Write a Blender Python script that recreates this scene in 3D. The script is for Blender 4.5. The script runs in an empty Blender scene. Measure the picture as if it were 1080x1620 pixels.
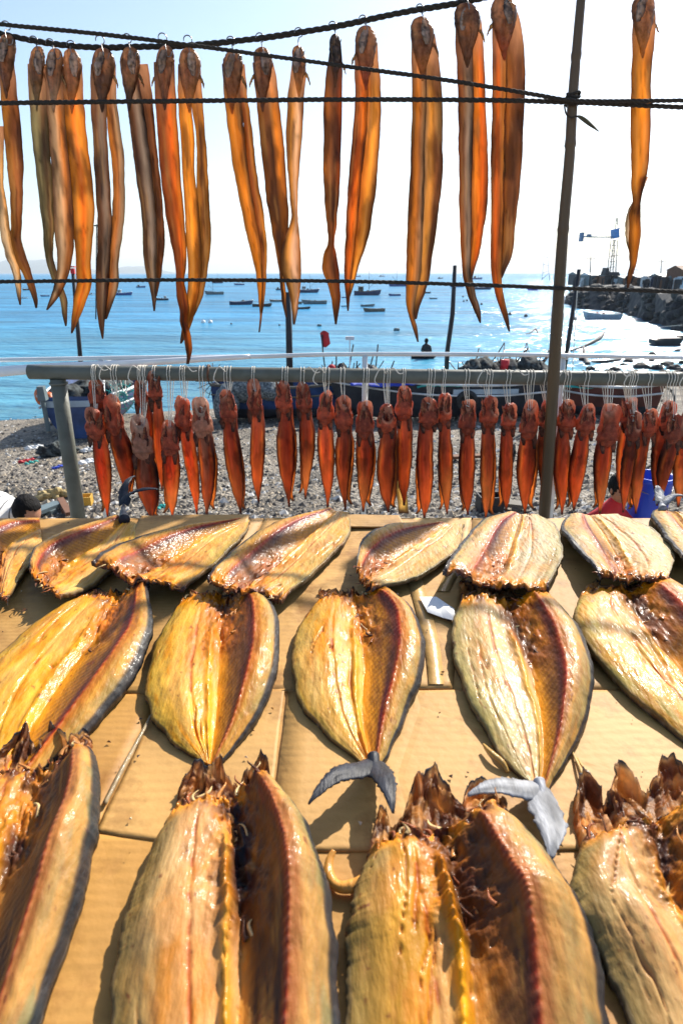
import bpy, math, random
import numpy as np
from mathutils import Vector
R = math.radians
random.seed(7)
rng = np.random.default_rng(7)
SC = bpy.context.scene
COL = SC.collection

# ------------------------------------------------------------------ camera
CAMZ = 1.45
FPX = 950.0            # focal length in pixels of the 1080x1620 photograph
PITCH = R(21.7)
cam_d = bpy.data.cameras.new('camera')
cam = bpy.data.objects.new('camera', cam_d)
COL.objects.link(cam)
cam.location = (0, 0, CAMZ)
cam.rotation_euler = (math.pi / 2 - PITCH, 0, 0)
cam_d.sensor_fit = 'VERTICAL'
cam_d.sensor_height = 36.0
cam_d.lens = 36.0 * FPX / 1620.0
cam_d.clip_start = 0.02
cam_d.clip_end = 60000
cam_d.dof.use_dof = True
cam_d.dof.focus_distance = 1.75
cam_d.dof.aperture_fstop = 7.0
SC.camera = cam

# ------------------------------------------------------------------ light
SUN_AZ = R(33)         # to the east of the view direction
SUN_EL = R(37)
w = bpy.data.worlds.new('World'); SC.world = w; w.use_nodes = True
nt = w.node_tree; nt.nodes.clear()
sky = nt.nodes.new('ShaderNodeTexSky'); sky.sky_type = 'NISHITA'; sky.sun_disc = False
sky.sun_elevation = SUN_EL; sky.sun_rotation = SUN_AZ
sky.air_density = 1.0; sky.dust_density = 1.0; sky.ozone_density = 1.6
bg = nt.nodes.new('ShaderNodeBackground'); bg.inputs['Strength'].default_value = 0.115
wo = nt.nodes.new('ShaderNodeOutputWorld')
nt.links.new(sky.outputs[0], bg.inputs[0]); nt.links.new(bg.outputs[0], wo.inputs[0])
sd = bpy.data.lights.new('sun', 'SUN'); sun = bpy.data.objects.new('sun', sd); COL.objects.link(sun)
sd.energy = 5.0; sd.angle = R(0.5); sd.color = (1.0, 0.94, 0.84)
sun.rotation_euler = Vector((-math.sin(SUN_AZ) * math.cos(SUN_EL), -math.cos(SUN_AZ) * math.cos(SUN_EL), -math.sin(SUN_EL))).to_track_quat('-Z', 'Y').to_euler()
SC.view_settings.view_transform = 'Standard'
SC.view_settings.look = 'None'
SC.view_settings.exposure = 0.80
SC.view_settings.gamma = 1.0
SC.render.engine = 'CYCLES'
SC.cycles.max_bounces = 8
SC.cycles.sample_clamp_indirect = 6.0

# ------------------------------------------------------------------ helpers
CP, SP = math.cos(PITCH), math.sin(PITCH)
def ray(px, py):
    a = (px - 540.0) / FPX; b = (810.0 - py) / FPX
    return np.array([a, CP + b * SP, -SP + b * CP])
CAM = np.array([0, 0, CAMZ])
def atY(px, py, Y):
    d = ray(px, py); return CAM + d * (Y / d[1])
def atz(px, py, z):
    d = ray(px, py); return CAM + d * ((z - CAMZ) / d[2])
SEA = -3.10
def waterline(x): return 22.7 + 0.27 * x
def beach_z(x, y):
    d = waterline(x) - y
    z = SEA + (0.076 * d if d > 0 else 0.05 * d)
    return min(z, -1.9)
def atbeach(px, py):
    d = ray(px, py); t = 1.0
    for _ in range(60):
        p = CAM + d * t
        t = (beach_z(p[0], p[1]) - CAMZ) / d[2] * 0.5 + t * 0.5
    return CAM + d * t
def mpp(Y, py=810):   # metres per pixel at distance Y along the ground
    return (Y / ray(540, py)[1]) / FPX

def _hash(ix, iy, seed):
    h = (ix.astype(np.int64) * 374761393 + iy.astype(np.int64) * 668265263 + seed * 1442695041) & 0x7fffffff
    h = ((h ^ (h >> 13)) * 1274126177) & 0x7fffffff
    return ((h ^ (h >> 16)) & 0xffff) / 65535.0
def vnoise(x, y, seed=0):
    x = np.asarray(x, float); y = np.asarray(y, float)
    x, y = np.broadcast_arrays(x, y)
    ix = np.floor(x).astype(int); iy = np.floor(y).astype(int)
    fx = x - ix; fy = y - iy
    fx = fx * fx * (3 - 2 * fx); fy = fy * fy * (3 - 2 * fy)
    a = _hash(ix, iy, seed); b = _hash(ix + 1, iy, seed); c = _hash(ix, iy + 1, seed); d = _hash(ix + 1, iy + 1, seed)
    return (a * (1 - fx) + b * fx) * (1 - fy) + (c * (1 - fx) + d * fx) * fy
def fbm(x, y, seed=0, oct=4):
    s = 0; amp = 0.5; t = 0
    for o in range(oct):
        s = s + amp * vnoise(np.asarray(x) * 2 ** o, np.asarray(y) * 2 ** o, seed + o * 17); t += amp; amp *= 0.5
    return s / t
def sstep(a, b, x):
    t = np.clip((x - a) / (b - a), 0, 1); return t * t * (3 - 2 * t)
def spline(rows, n):
    """Catmull-Rom through the rows of an array, n samples."""
    P = np.array(rows, float); k = len(P)
    if k == 2:
        t = np.linspace(0, 1, n)[:, None]; return P[0] * (1 - t) + P[1] * t
    t = np.linspace(0, k - 1, n); i = np.minimum(t.astype(int), k - 2); f = (t - i)[:, None]
    p0 = P[np.maximum(i - 1, 0)]; p1 = P[i]; p2 = P[i + 1]; p3 = P[np.minimum(i + 2, k - 1)]
    return 0.5 * (2 * p1 + (p2 - p0) * f + (2 * p0 - 5 * p1 + 4 * p2 - p3) * f * f + (3 * p1 - p0 - 3 * p2 + p3) * f ** 3)

class MB:
    """collects shapes; build() links them as ONE mesh object"""
    def __init__(s): s.v = []; s.f = []; s.c = []; s.m = []; s.n = 0
    def add(s, verts, faces, col=None, mat=0):
        verts = np.asarray(verts, float).reshape(-1, 3)
        s.v.append(verts); k = len(verts)
        if col is None: col = (0.5, 0.5, 0.5)
        col = np.asarray(col, float)
        if col.ndim == 1: col = np.tile(col, (k, 1))
        s.c.append(col)
        for f in faces: s.f.append(tuple(int(i) + s.n for i in f)); s.m.append(mat)
        s.n += k; return s
    def box(s, c, d, rz=0, col=None, mat=0, rx=0, ry=0, taper=1.0):
        x, y, z = np.array(d) / 2
        V = np.array([[-x, -y, -z], [x, -y, -z], [x, y, -z], [-x, y, -z], [-x * taper, -y * taper, z], [x * taper, -y * taper, z], [x * taper, y * taper, z], [-x * taper, y * taper, z]])
        cx, sx = math.cos(rx), math.sin(rx); V = V @ np.array([[1, 0, 0], [0, cx, sx], [0, -sx, cx]])
        cy, sy = math.cos(ry), math.sin(ry); V = V @ np.array([[cy, 0, -sy], [0, 1, 0], [sy, 0, cy]])
        cz, sz = math.cos(rz), math.sin(rz); V = V @ np.array([[cz, sz, 0], [-sz, cz, 0], [0, 0, 1]])
        return s.add(V + np.array(c), [(0, 3, 2, 1), (4, 5, 6, 7), (0, 1, 5, 4), (1, 2, 6, 5), (2, 3, 7, 6), (3, 0, 4, 7)], col, mat)
    def grid(s, P, col=None, mat=0, closed=False, flip=False):
        """P: n x m x 3; closed wraps the second axis"""
        n, m = P.shape[:2]; F = []
        mm = m if closed else m - 1
        for i in range(n - 1):
            for j in range(mm):
                a = i * m + j; b = i * m + (j + 1) % m; q = (a, b, b + m, a + m)
                F.append(q[::-1] if flip else q)
        c = col.reshape(-1, 3) if (col is not None and np.ndim(col) == 3) else col
        return s.add(P.reshape(-1, 3), F, c, mat)
    def tube(s, path, r, sides=8, col=None, mat=0, caps=True, n=None):
        P = np.array(path, float)
        if n: P = spline(P, n)
        k = len(P); rr = np.broadcast_to(np.asarray(r, float), (k,)) if np.ndim(r) < 1 or len(r) == k else np.interp(np.linspace(0, 1, k), np.linspace(0, 1, len(r)), r)
        T = np.gradient(P, axis=0); T /= np.linalg.norm(T, axis=1)[:, None] + 1e-12
        up = np.array([0, 0, 1.0]) if abs(T[0][2]) < 0.9 else np.array([1.0, 0, 0])
        G = np.zeros((k, sides, 3)); a = np.linspace(0, 2 * np.pi, sides, endpoint=False)
        for i in range(k):
            u = np.cross(T[i], up); u /= np.linalg.norm(u) + 1e-12; v = np.cross(u, T[i]); up = v
            G[i] = P[i] + rr[i] * (np.cos(a)[:, None] * u + np.sin(a)[:, None] * v)
        base = s.n
        s.grid(G, col, mat, closed=True)
        if caps:
            s.f.append(tuple(base + i for i in range(sides))[::-1]); s.m.append(mat)
            s.f.append(tuple(base + (k - 1) * sides + i for i in range(sides))); s.m.append(mat)
        return s
    def sphere(s, c, r, n=10, m=14, col=None, mat=0, fn=None):
        th = np.linspace(0.02, np.pi - 0.02, n)[:, None]; ph = np.linspace(0, 2 * np.pi, m, endpoint=False)[None]
        D = np.stack([np.sin(th) * np.cos(ph), np.sin(th) * np.sin(ph), np.cos(th) + 0 * ph], -1)
        rad = np.ones(D.shape[:2]) if fn is None else fn(D)
        return s.grid(np.array(c) + D * np.array(r) * rad[..., None], col, mat, closed=True)
    def build(s, name, mats, parent=None, smooth=True, loc=None):
        me = bpy.data.meshes.new(name)
        V = np.concatenate(s.v)
        if loc is not None: V = V - np.array(loc)
        me.from_pydata(V.tolist(), [], s.f)
        if not isinstance(mats, (list, tuple)): mats = [mats]
        for m in mats: me.materials.append(m)
        if len(mats) > 1: me.polygons.foreach_set('material_index', s.m)
        me.polygons.foreach_set('use_smooth', [smooth] * len(me.polygons))
        C = np.concatenate(s.c); C = np.concatenate([np.clip(C, 0, 1), np.ones((len(C), 1))], 1)
        at = me.color_attributes.new('albedo', 'FLOAT_COLOR', 'POINT'); at.data.foreach_set('color', C.ravel())
        me.update()
        o = bpy.data.objects.new(name, me); COL.objects.link(o)
        if parent is not None: o.parent = parent
        if loc is not None: o.location = loc
        return o

def tag(o, label=None, cat=None, group=None, kind=None):
    if label: o['label'] = label
    if cat: o['category'] = cat
    if group: o['group'] = group
    if kind: o['kind'] = kind
    return o
def thing(name, label, cat, loc, group=None):
    o = bpy.data.objects.new(name, None); COL.objects.link(o); o.location = loc; o.empty_display_size = 0.05
    return tag(o, label, cat, group)
def part(mb, name, mats, root, smooth=True, label=None):
    """a part whose coordinates were given in world space, parented to the thing"""
    o = mb.build(name, mats, None, smooth)
    o.parent = root
    chain = Vector((0, 0, 0)); r = root
    while r is not None: chain += r.location; r = r.parent
    me = o.data; k = len(me.vertices); co = np.empty(k * 3); me.vertices.foreach_get('co', co)
    me.vertices.foreach_set('co', (co.reshape(-1, 3) - np.array(chain)).ravel()); me.update()
    if label: o['label'] = label
    return o

# ------------------------------------------------------------------ materials
def mat(name, color=None, rough=0.6, spec=0.5, metal=0.0, noise=0.0, nscale=8.0, bump=0.0, bscale=30.0, attr=False,
        transl=0.0, coat=0.0, sss=0.0, sss_r=(1, .4, .15), sss_s=0.01, detail=6.0, stretch=None, rvar=0.0, col2=None, tcol=None, fine=0.0):
    m = bpy.data.materials.new(name); m.use_nodes = True; t = m.node_tree; N = t.nodes; L = t.links; N.clear()
    out = N.new('ShaderNodeOutputMaterial'); b = N.new('ShaderNodeBsdfPrincipled')
    b.inputs['Roughness'].default_value = rough; b.inputs['Metallic'].default_value = metal
    b.inputs['Specular IOR Level'].default_value = spec
    if coat: b.inputs['Coat Weight'].default_value = coat; b.inputs['Coat Roughness'].default_value = 0.11
    if sss:
        b.inputs['Subsurface Weight'].default_value = sss; b.inputs['Subsurface Radius'].default_value = sss_r; b.inputs['Subsurface Scale'].default_value = sss_s
    tc = N.new('ShaderNodeTexCoord'); co = tc.outputs['Object']
    if stretch:
        mp = N.new('ShaderNodeMapping'); mp.inputs['Scale'].default_value = stretch; L.new(co, mp.inputs[0]); co = mp.outputs[0]
    if attr:
        a = N.new('ShaderNodeAttribute'); a.attribute_name = 'albedo'; c = a.outputs['Color']
    else:
        r = N.new('ShaderNodeRGB'); r.outputs[0].default_value = (*color, 1); c = r.outputs[0]
    nz = N.new('ShaderNodeTexNoise'); nz.inputs['Scale'].default_value = nscale; nz.inputs['Detail'].default_value = detail; L.new(co, nz.inputs['Vector'])
    if col2:
        mx = N.new('ShaderNodeMix'); mx.data_type = 'RGBA'; rp = N.new('ShaderNodeMapRange'); rp.inputs[1].default_value = 0.42; rp.inputs[2].default_value = 0.6
        L.new(nz.outputs[0], rp.inputs[0]); L.new(rp.outputs[0], mx.inputs[0]); L.new(c, mx.inputs[6]); mx.inputs[7].default_value = (*col2, 1); c = mx.outputs[2]
    if noise:
        mr = N.new('ShaderNodeMapRange'); mr.inputs[1].default_value = 0.3; mr.inputs[2].default_value = 0.7; mr.inputs[3].default_value = 1 - noise; mr.inputs[4].default_value = 1 + noise
        L.new(nz.outputs[0], mr.inputs[0])
        hv = N.new('ShaderNodeVectorMath'); hv.operation = 'SCALE'; L.new(c, hv.inputs[0]); L.new(mr.outputs[0], hv.inputs['Scale']); c = hv.outputs[0]
    L.new(c, b.inputs['Base Color'])
    if bump:
        n2 = N.new('ShaderNodeTexNoise'); n2.inputs['Scale'].default_value = bscale; n2.inputs['Detail'].default_value = 5; L.new(co, n2.inputs['Vector'])
        bp = N.new('ShaderNodeBump'); bp.inputs['Strength'].default_value = bump; bp.inputs['Distance'].default_value = 0.01
        L.new(n2.outputs[0], bp.inputs['Height']); L.new(bp.outputs[0], b.inputs['Normal'])
        if coat: L.new(bp.outputs[0], b.inputs['Coat Normal'])
        if rvar:
            rr = N.new('ShaderNodeMapRange'); rr.inputs[1].default_value = 0.3; rr.inputs[2].default_value = 0.7; rr.inputs[3].default_value = max(0.05, rough - rvar); rr.inputs[4].default_value = rough + rvar
            L.new(nz.outputs[0], rr.inputs[0]); L.new(rr.outputs[0], b.inputs['Roughness'])
    sh = b.outputs[0]
    if transl:
        tr = N.new('ShaderNodeBsdfTranslucent'); ms = N.new('ShaderNodeMixShader'); ms.inputs[0].default_value = transl
        g = N.new('ShaderNodeGamma'); g.inputs[1].default_value = 0.60; L.new(c, g.inputs[0]); L.new(g.outputs[0], tr.inputs[0])
        L.new(sh, ms.inputs[1]); L.new(tr.outputs[0], ms.inputs[2]); sh = ms.outputs[0]
    L.new(sh, out.inputs['Surface'])
    return m
_pl = {}
def paint(name, c, rough=0.5, **k):
    key = (name, c, rough)
    if key not in _pl: _pl[key] = mat(name, c, rough, noise=k.pop('noise', 0.25), nscale=k.pop('nscale', 3), **k)
    return _pl[key]

M_eel = mat('eel_flesh', attr=True, rough=0.26, spec=0.5, noise=0.34, nscale=24, bump=0.6, bscale=70, transl=0.76, stretch=(1, 1, 0.22), rvar=0.1)
M_eelhead = mat('eel_head_skin', attr=True, rough=0.32, spec=0.5, noise=0.35, nscale=45, bump=0.6, bscale=60, transl=0.5, rvar=0.12)
M_rfish = mat('gutted_fish_flesh', attr=True, rough=0.38, spec=0.5, noise=0.25, nscale=35, bump=0.4, bscale=120, transl=0.72, stretch=(1, 1, 0.3))
M_rhead = mat('gutted_fish_head_skin', attr=True, rough=0.35, spec=0.5, noise=0.3, nscale=50, bump=0.8, bscale=110, transl=0.5)
M_flesh = mat('split_fish_flesh', attr=True, rough=0.52, spec=0.18, noise=0.24, nscale=75, bump=0.34, bscale=120, rvar=0.12, sss=0.12, sss_s=0.006, stretch=(1, .30, .6), coat=0.14)
M_skin = mat('fish_skin', attr=True, rough=0.26, spec=0.7, noise=0.3, nscale=60, bump=0.35, bscale=160, rvar=0.1)
M_fin = mat('tail_fin_skin', attr=True, rough=0.5, spec=0.3, noise=0.4, nscale=60, bump=0.25, bscale=160, transl=.12, stretch=(1.6, .25, 1))
M_rope = mat('rope_fibre', (0.035, 0.027, 0.02), 0.85, noise=0.5, nscale=300, bump=0.6, bscale=600)
M_string = mat('white_string', (0.72, 0.66, 0.56), 0.8, noise=0.15, nscale=200)
M_wire = mat('steel_wire', (0.25, 0.23, 0.22), 0.35, metal=0.8, noise=0.3, nscale=80)
M_pipe = mat('painted_grey_pipe', (0.15, 0.152, 0.125), 0.5, spec=0.3, col2=(0.10, 0.10, 0.078), noise=0.22, nscale=9, bump=0.15, bscale=40, rvar=0.08, detail=9)
M_white = mat('white_painted_steel', (0.68, 0.72, 0.74), 0.3, noise=0.12, nscale=6)
M_bamboo = mat('bamboo', (0.085, 0.048, 0.018), 0.42, noise=0.35, nscale=14, bump=0.2, bscale=60, stretch=(1, 1, 0.12))

# ================================================================== SETTING
def grid_sheet(name, xs, ys, zf, m, smooth=True):
    X, Y = np.meshgrid(xs, ys); Z = zf(X, Y); mb = MB(); mb.grid(np.stack([X, Y, Z], -1)); return mb.build(name, m, None, smooth)

# sea: one sheet to the horizon
def sea_material():
    m = bpy.data.materials.new('sea_water'); m.use_nodes = True; t = m.node_tree; N = t.nodes; L = t.links
    b = N['Principled BSDF']; b.inputs['Base Color'].default_value = (0.012, 0.16, 0.36, 1); b.inputs['Roughness'].default_value = 0.12
    b.inputs['IOR'].default_value = 1.33; b.inputs['Specular IOR Level'].default_value = 0.28
    tc = N.new('ShaderNodeTexCoord')
    prev = None
    for i, (sc, st, dist) in enumerate(((0.16, 0.8, 1.6), (0.7, 0.9, 0.7), (2.6, 0.7, 0.22))):
        mp = N.new('ShaderNodeMapping'); mp.inputs['Scale'].default_value = (0.45 * sc, sc, sc); mp.inputs['Rotation'].default_value = (0, 0, R(-14 + 11 * i)); L.new(tc.outputs['Object'], mp.inputs[0])
        nz = N.new('ShaderNodeTexNoise'); nz.inputs['Scale'].default_value = 1.0; nz.inputs['Detail'].default_value = 4; L.new(mp.outputs[0], nz.inputs['Vector'])
        bp = N.new('ShaderNodeBump'); bp.inputs['Strength'].default_value = st; bp.inputs['Distance'].default_value = dist; L.new(nz.outputs[0], bp.inputs['Height'])
        if prev: L.new(prev.outputs[0], bp.inputs['Normal'])
        prev = bp
    L.new(prev.outputs[0], b.inputs['Normal'])
    df = N.new('ShaderNodeBsdfDiffuse'); gl = N.new('ShaderNodeBsdfGlossy'); gl.inputs['Roughness'].default_value = 0.15; gl.inputs['Color'].default_value = (.86, .95, 1, 1)
    ms = N.new('ShaderNodeMixShader'); ms.inputs[0].default_value = 0.28
    L.new(prev.outputs[0], df.inputs['Normal']); L.new(prev.outputs[0], gl.inputs['Normal']); L.new(df.outputs[0], ms.inputs[1]); L.new(gl.outputs[0], ms.inputs[2]); L.new(ms.outputs[0], N['Material Output'].inputs['Surface'])
    # shallow sandy water close to the shore is greyer and paler
    sx = N.new('ShaderNodeSeparateXYZ'); L.new(tc.outputs['Object'], sx.inputs[0])
    mr = N.new('ShaderNodeMapRange'); mr.inputs[1].default_value = 20; mr.inputs[2].default_value = 70; L.new(sx.outputs[1], mr.inputs[0])
    mx = N.new('ShaderNodeMix'); mx.data_type = 'RGBA'; mx.inputs[6].default_value = (0.06, 0.27, 0.38, 1); mx.inputs[7].default_value = (0.020, 0.195, 0.37, 1)
    L.new(mr.outputs[0], mx.inputs[0]); wn = N.new('ShaderNodeTexNoise'); wn.inputs['Scale'].default_value = 1; wn.inputs['Detail'].default_value = 6
    wm = N.new('ShaderNodeMapping'); wm.inputs['Scale'].default_value = (.05, .22, .2); L.new(tc.outputs['Object'], wm.inputs[0]); L.new(wm.outputs[0], wn.inputs['Vector'])
    wr = N.new('ShaderNodeMapRange'); wr.inputs[1].default_value = .35; wr.inputs[2].default_value = .65; wr.inputs[3].default_value = .62; wr.inputs[4].default_value = 1.25; L.new(wn.outputs[0], wr.inputs[0])
    wv_ = N.new('ShaderNodeVectorMath'); wv_.operation = 'SCALE'; L.new(mx.outputs[2], wv_.inputs[0]); L.new(wr.outputs[0], wv_.inputs['Scale']); L.new(wv_.outputs[0], df.inputs['Color'])
    return m
mb = MB(); mb.add([(-9000, 12, SEA), (9000, 12, SEA), (9000, 15000, SEA), (-9000, 15000, SEA)], [(0, 1, 2, 3)])
tag(mb.build('sea', sea_material(), None, False), kind='structure')

# beach sheet: shingle, shells, litter-coloured grit
def beach_material():
    m = bpy.data.materials.new('shingle'); m.use_nodes = True; t = m.node_tree; N = t.nodes; L = t.links
    b = N['Principled BSDF']; b.inputs['Roughness'].default_value = 0.85
    tc = N.new('ShaderNodeTexCoord')
    n1 = N.new('ShaderNodeTexNoise'); n1.inputs['Scale'].default_value = 0.7; n1.inputs['Detail'].default_value = 8; L.new(tc.outputs['Object'], n1.inputs['Vector'])
    v1 = N.new('ShaderNodeTexVoronoi'); v1.inputs['Scale'].default_value = 17; L.new(tc.outputs['Object'], v1.inputs['Vector'])
    c1 = N.new('ShaderNodeValToRGB'); e = c1.color_ramp.elements
    e[0].position = 0.34; e[0].color = (0.085, 0.072, 0.056, 1); e[1].position = 0.62; e[1].color = (0.24, 0.205, 0.16, 1)
    L.new(n1.outputs[0], c1.inputs[0])
    sp = N.new('ShaderNodeSeparateColor'); L.new(v1.outputs['Color'], sp.inputs[0])
    mr = N.new('ShaderNodeMapRange'); mr.inputs[3].default_value = 0.45; mr.inputs[4].default_value = 1.5; L.new(sp.outputs[0], mr.inputs[0])
    vm = N.new('ShaderNodeVectorMath'); vm.operation = 'SCALE'; L.new(c1.outputs[0], vm.inputs[0]); L.new(mr.outputs[0], vm.inputs['Scale'])
    L.new(vm.outputs[0], b.inputs['Base Color'])
    bp = N.new('ShaderNodeBump'); bp.inputs['Strength'].default_value = 1.0; bp.inputs['Distance'].default_value = 0.05; bp.invert = True
    L.new(v1.outputs['Distance'], bp.inputs['Height']); L.new(bp.outputs[0], b.inputs['Normal'])
    return m
def bz(X, Y):
    d = 22.7 + 0.27 * X - Y
    z = np.minimum(SEA + np.where(d > 0, 0.076 * d, 0.05 * d), -1.9)
    return z + 0.10 * (fbm(X * 0.8, Y * 0.8, 3) - 0.5) * np.clip(d / 3, 0, 1) + 0.05 * (fbm(X * 3, Y * 3, 9) - 0.5) * np.clip(d / 2 + 0.3, 0, 1)
o = grid_sheet('beach', np.linspace(-45, 45, 260), np.linspace(3.485, 48, 180), bz, beach_material())
tag(o, kind='structure')

# pebbles and shells scattered over the beach: too many to count
mb = MB(); k = 11000
px = rng.uniform(-60, 1140, k); py = 655 + 175 * rng.random(k) ** 0.8
for i in range(k):
    p = atbeach(px[i], py[i])
    if p[1] > waterline(p[0]) + 0.3 or p[1] < 3.6: continue
    z = float(bz(np.array([p[0]]), np.array([p[1]]))[0])
    s = rng.uniform(0.02, 0.07) * (1.7 if rng.random() < 0.12 else 1)
    g = rng.random()
    c = (0.52, 0.50, 0.46) if g < 0.15 else ((0.06, 0.05, 0.042) if g < 0.64 else (0.36, 0.29, 0.2))
    a = rng.uniform(0, 6.28, 1)[0]; V = []
    for q in range(5):
        r = s * rng.uniform(0.7, 1.2); V.append((p[0] + r * math.cos(a + q * 1.257), p[1] + r * math.sin(a + q * 1.257), z - 0.005))
    V.append((p[0] + s * .2, p[1], z + s * rng.uniform(0.25, 0.8)))
    mb.add(V, [(0, 1, 5), (1, 2, 5), (2, 3, 5), (3, 4, 5), (4, 0, 5)], c)
tag(mb.build('pebbles', mat('pebble_stone', attr=True, rough=0.75, noise=0.2, nscale=20), None, False), kind='stuff')

# the terrace the stall stands on, with its wall down to the beach
mb = MB(); mb.box((0, -3.25, -0.06), (60, 13.46, 0.12))
tag(mb.build('terrace', mat('terrace_concrete', (0.30, 0.29, 0.27), 0.85, noise=0.25, nscale=3, bump=0.3, bscale=20), None, False), kind='structure')
mb = MB(); mb.box((0, 3.385, -1.27), (60, 0.18, 2.28))
tag(mb.build('sea_wall', mat('wall_stone', (0.27, 0.25, 0.22), 0.9, noise=0.35, nscale=4, bump=0.6, bscale=9), None, False),
    'rough concrete sea wall below the terrace facing the beach', 'wall')

# far hills on the other side of the bay
def hill(name, pts, Y, depth):
    mb = MB(); S = spline(pts, 80); rows = []
    for q in range(12):
        f = q / 11.0; hgt = math.sin(f * math.pi) ** 0.8
        row = []
        for k2, (hx, hy) in enumerate(S):
            p = atY(hx, hy, Y); z = SEA - 2 + max(0, p[2] - SEA + 2) * hgt * (0.85 + 0.3 * float(fbm(k2 * 0.21, f * 5, 5)))
            row.append((p[0] * (1 + depth * (f - 0.5) / Y), Y + depth * (f - 0.5), z))
        rows.append(row)
    mb.grid(np.array(rows)); return mb.build(name, mat(name + '_ground', (0.10, 0.12, 0.08), 0.95, noise=0.4, nscale=0.01), None)
tag(hill('hills', [(-140, 432), (-80, 414), (-30, 418), (10, 413), (45, 411), (80, 412), (110, 420), (135, 425), (160, 427), (185, 424), (205, 421), (235, 423), (265, 429), (300, 434)], 7000, 1600), kind='structure')

# ------------------------------------------------------------------ table and cardboard
TZ = 0.790
M_wood = mat('table_wood', (0.16, 0.10, 0.055), 0.7, noise=0.3, nscale=6, bump=0.3, bscale=30)
t = thing('trestle_table', 'long wooden trestle table hidden under sheets of brown cardboard', 'table', (0, 0.85, 0))
mb = MB(); mb.box((0, 0.85, TZ - 0.03), (4.6, 1.42, 0.05)); part(mb, 'table_top', M_wood, t, False)
for lx in (-2.1, 0, 2.1):
    for ly in (0.25, 1.45):
        mb = MB(); mb.box((lx, ly, (TZ - 0.055) / 2), (0.06, 0.06, TZ - 0.055)); part(mb, 'leg', M_wood, t, False)

def cardboard_material(name, c, sc):
    m = mat(name, c, 0.62, noise=0.16, nscale=5, bump=0.0, spec=0.35)
    N = m.node_tree.nodes; L = m.node_tree.links; b = [n for n in N if n.type == 'BSDF_PRINCIPLED'][0]
    tc = [n for n in N if n.type == 'TEX_COORD'][0]
    wv = N.new('ShaderNodeTexWave'); wv.bands_direction = 'Y'; wv.inputs['Scale'].default_value = sc; wv.inputs['Distortion'].default_value = 3.5; wv.inputs['Detail'].default_value = 3; wv.inputs['Detail Scale'].default_value = 0.6
    L.new(tc.outputs['Object'], wv.inputs['Vector'])
    nz = N.new('ShaderNodeTexNoise'); nz.inputs['Scale'].default_value = 55; nz.inputs['Detail'].default_value = 6; L.new(tc.outputs['Object'], nz.inputs['Vector'])
    b1 = N.new('ShaderNodeBump'); b1.inputs['Strength'].default_value = 0.085; b1.inputs['Distance'].default_value = 0.003; L.new(wv.outputs['Fac'], b1.inputs['Height'])
    b2 = N.new('ShaderNodeBump'); b2.inputs['Strength'].default_value = 0.42; b2.inputs['Distance'].default_value = 0.003; L.new(nz.outputs[0], b2.inputs['Height']); L.new(b1.outputs[0], b2.inputs['Normal'])
    cr = N.new('ShaderNodeTexVoronoi'); cr.feature = 'DISTANCE_TO_EDGE'; cr.inputs['Scale'].default_value = 2.6; L.new(tc.outputs['Object'], cr.inputs['Vector'])
    cm = N.new('ShaderNodeMapRange'); cm.inputs[1].default_value = 0.0; cm.inputs[2].default_value = 0.02; L.new(cr.outputs['Distance'], cm.inputs[0])
    b3 = N.new('ShaderNodeBump'); b3.inputs['Strength'].default_value = 0.18; b3.inputs['Distance'].default_value = 0.003; L.new(cm.outputs[0], b3.inputs['Height']); L.new(b2.outputs[0], b3.inputs['Normal'])
    L.new(b3.outputs[0], b.inputs['Normal'])
    # grease spots soaked into the board
    g = N.new('ShaderNodeTexNoise'); g.inputs['Scale'].default_value = 9; g.inputs['Detail'].default_value = 7; g.inputs['Roughness'].default_value = 0.65; L.new(tc.outputs['Object'], g.inputs['Vector'])
    rp = N.new('ShaderNodeMapRange'); rp.inputs[1].default_value = 0.51; rp.inputs[2].default_value = 0.66; rp.inputs[4].default_value = 0.8; L.new(g.outputs[0], rp.inputs[0])
    src = b.inputs['Base Color'].links[0].from_socket
    mx = N.new('ShaderNodeMix'); mx.data_type = 'RGBA'; L.new(rp.outputs[0], mx.inputs[0]); L.new(src, mx.inputs[6]); mx.inputs[7].default_value = (c[0] * .52, c[1] * .42, c[2] * .32, 1)
    L.new(mx.outputs[2], b.inputs['Base Color'])
    return m
M_cb = [cardboard_material('cardboard_%s' % n, c, s) for n, c, s in (('tan', (0.46, 0.235, 0.055), 24), ('pale', (0.50, 0.28, 0.085), 20), ('dark', (0.42, 0.23, 0.065), 26))]
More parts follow.
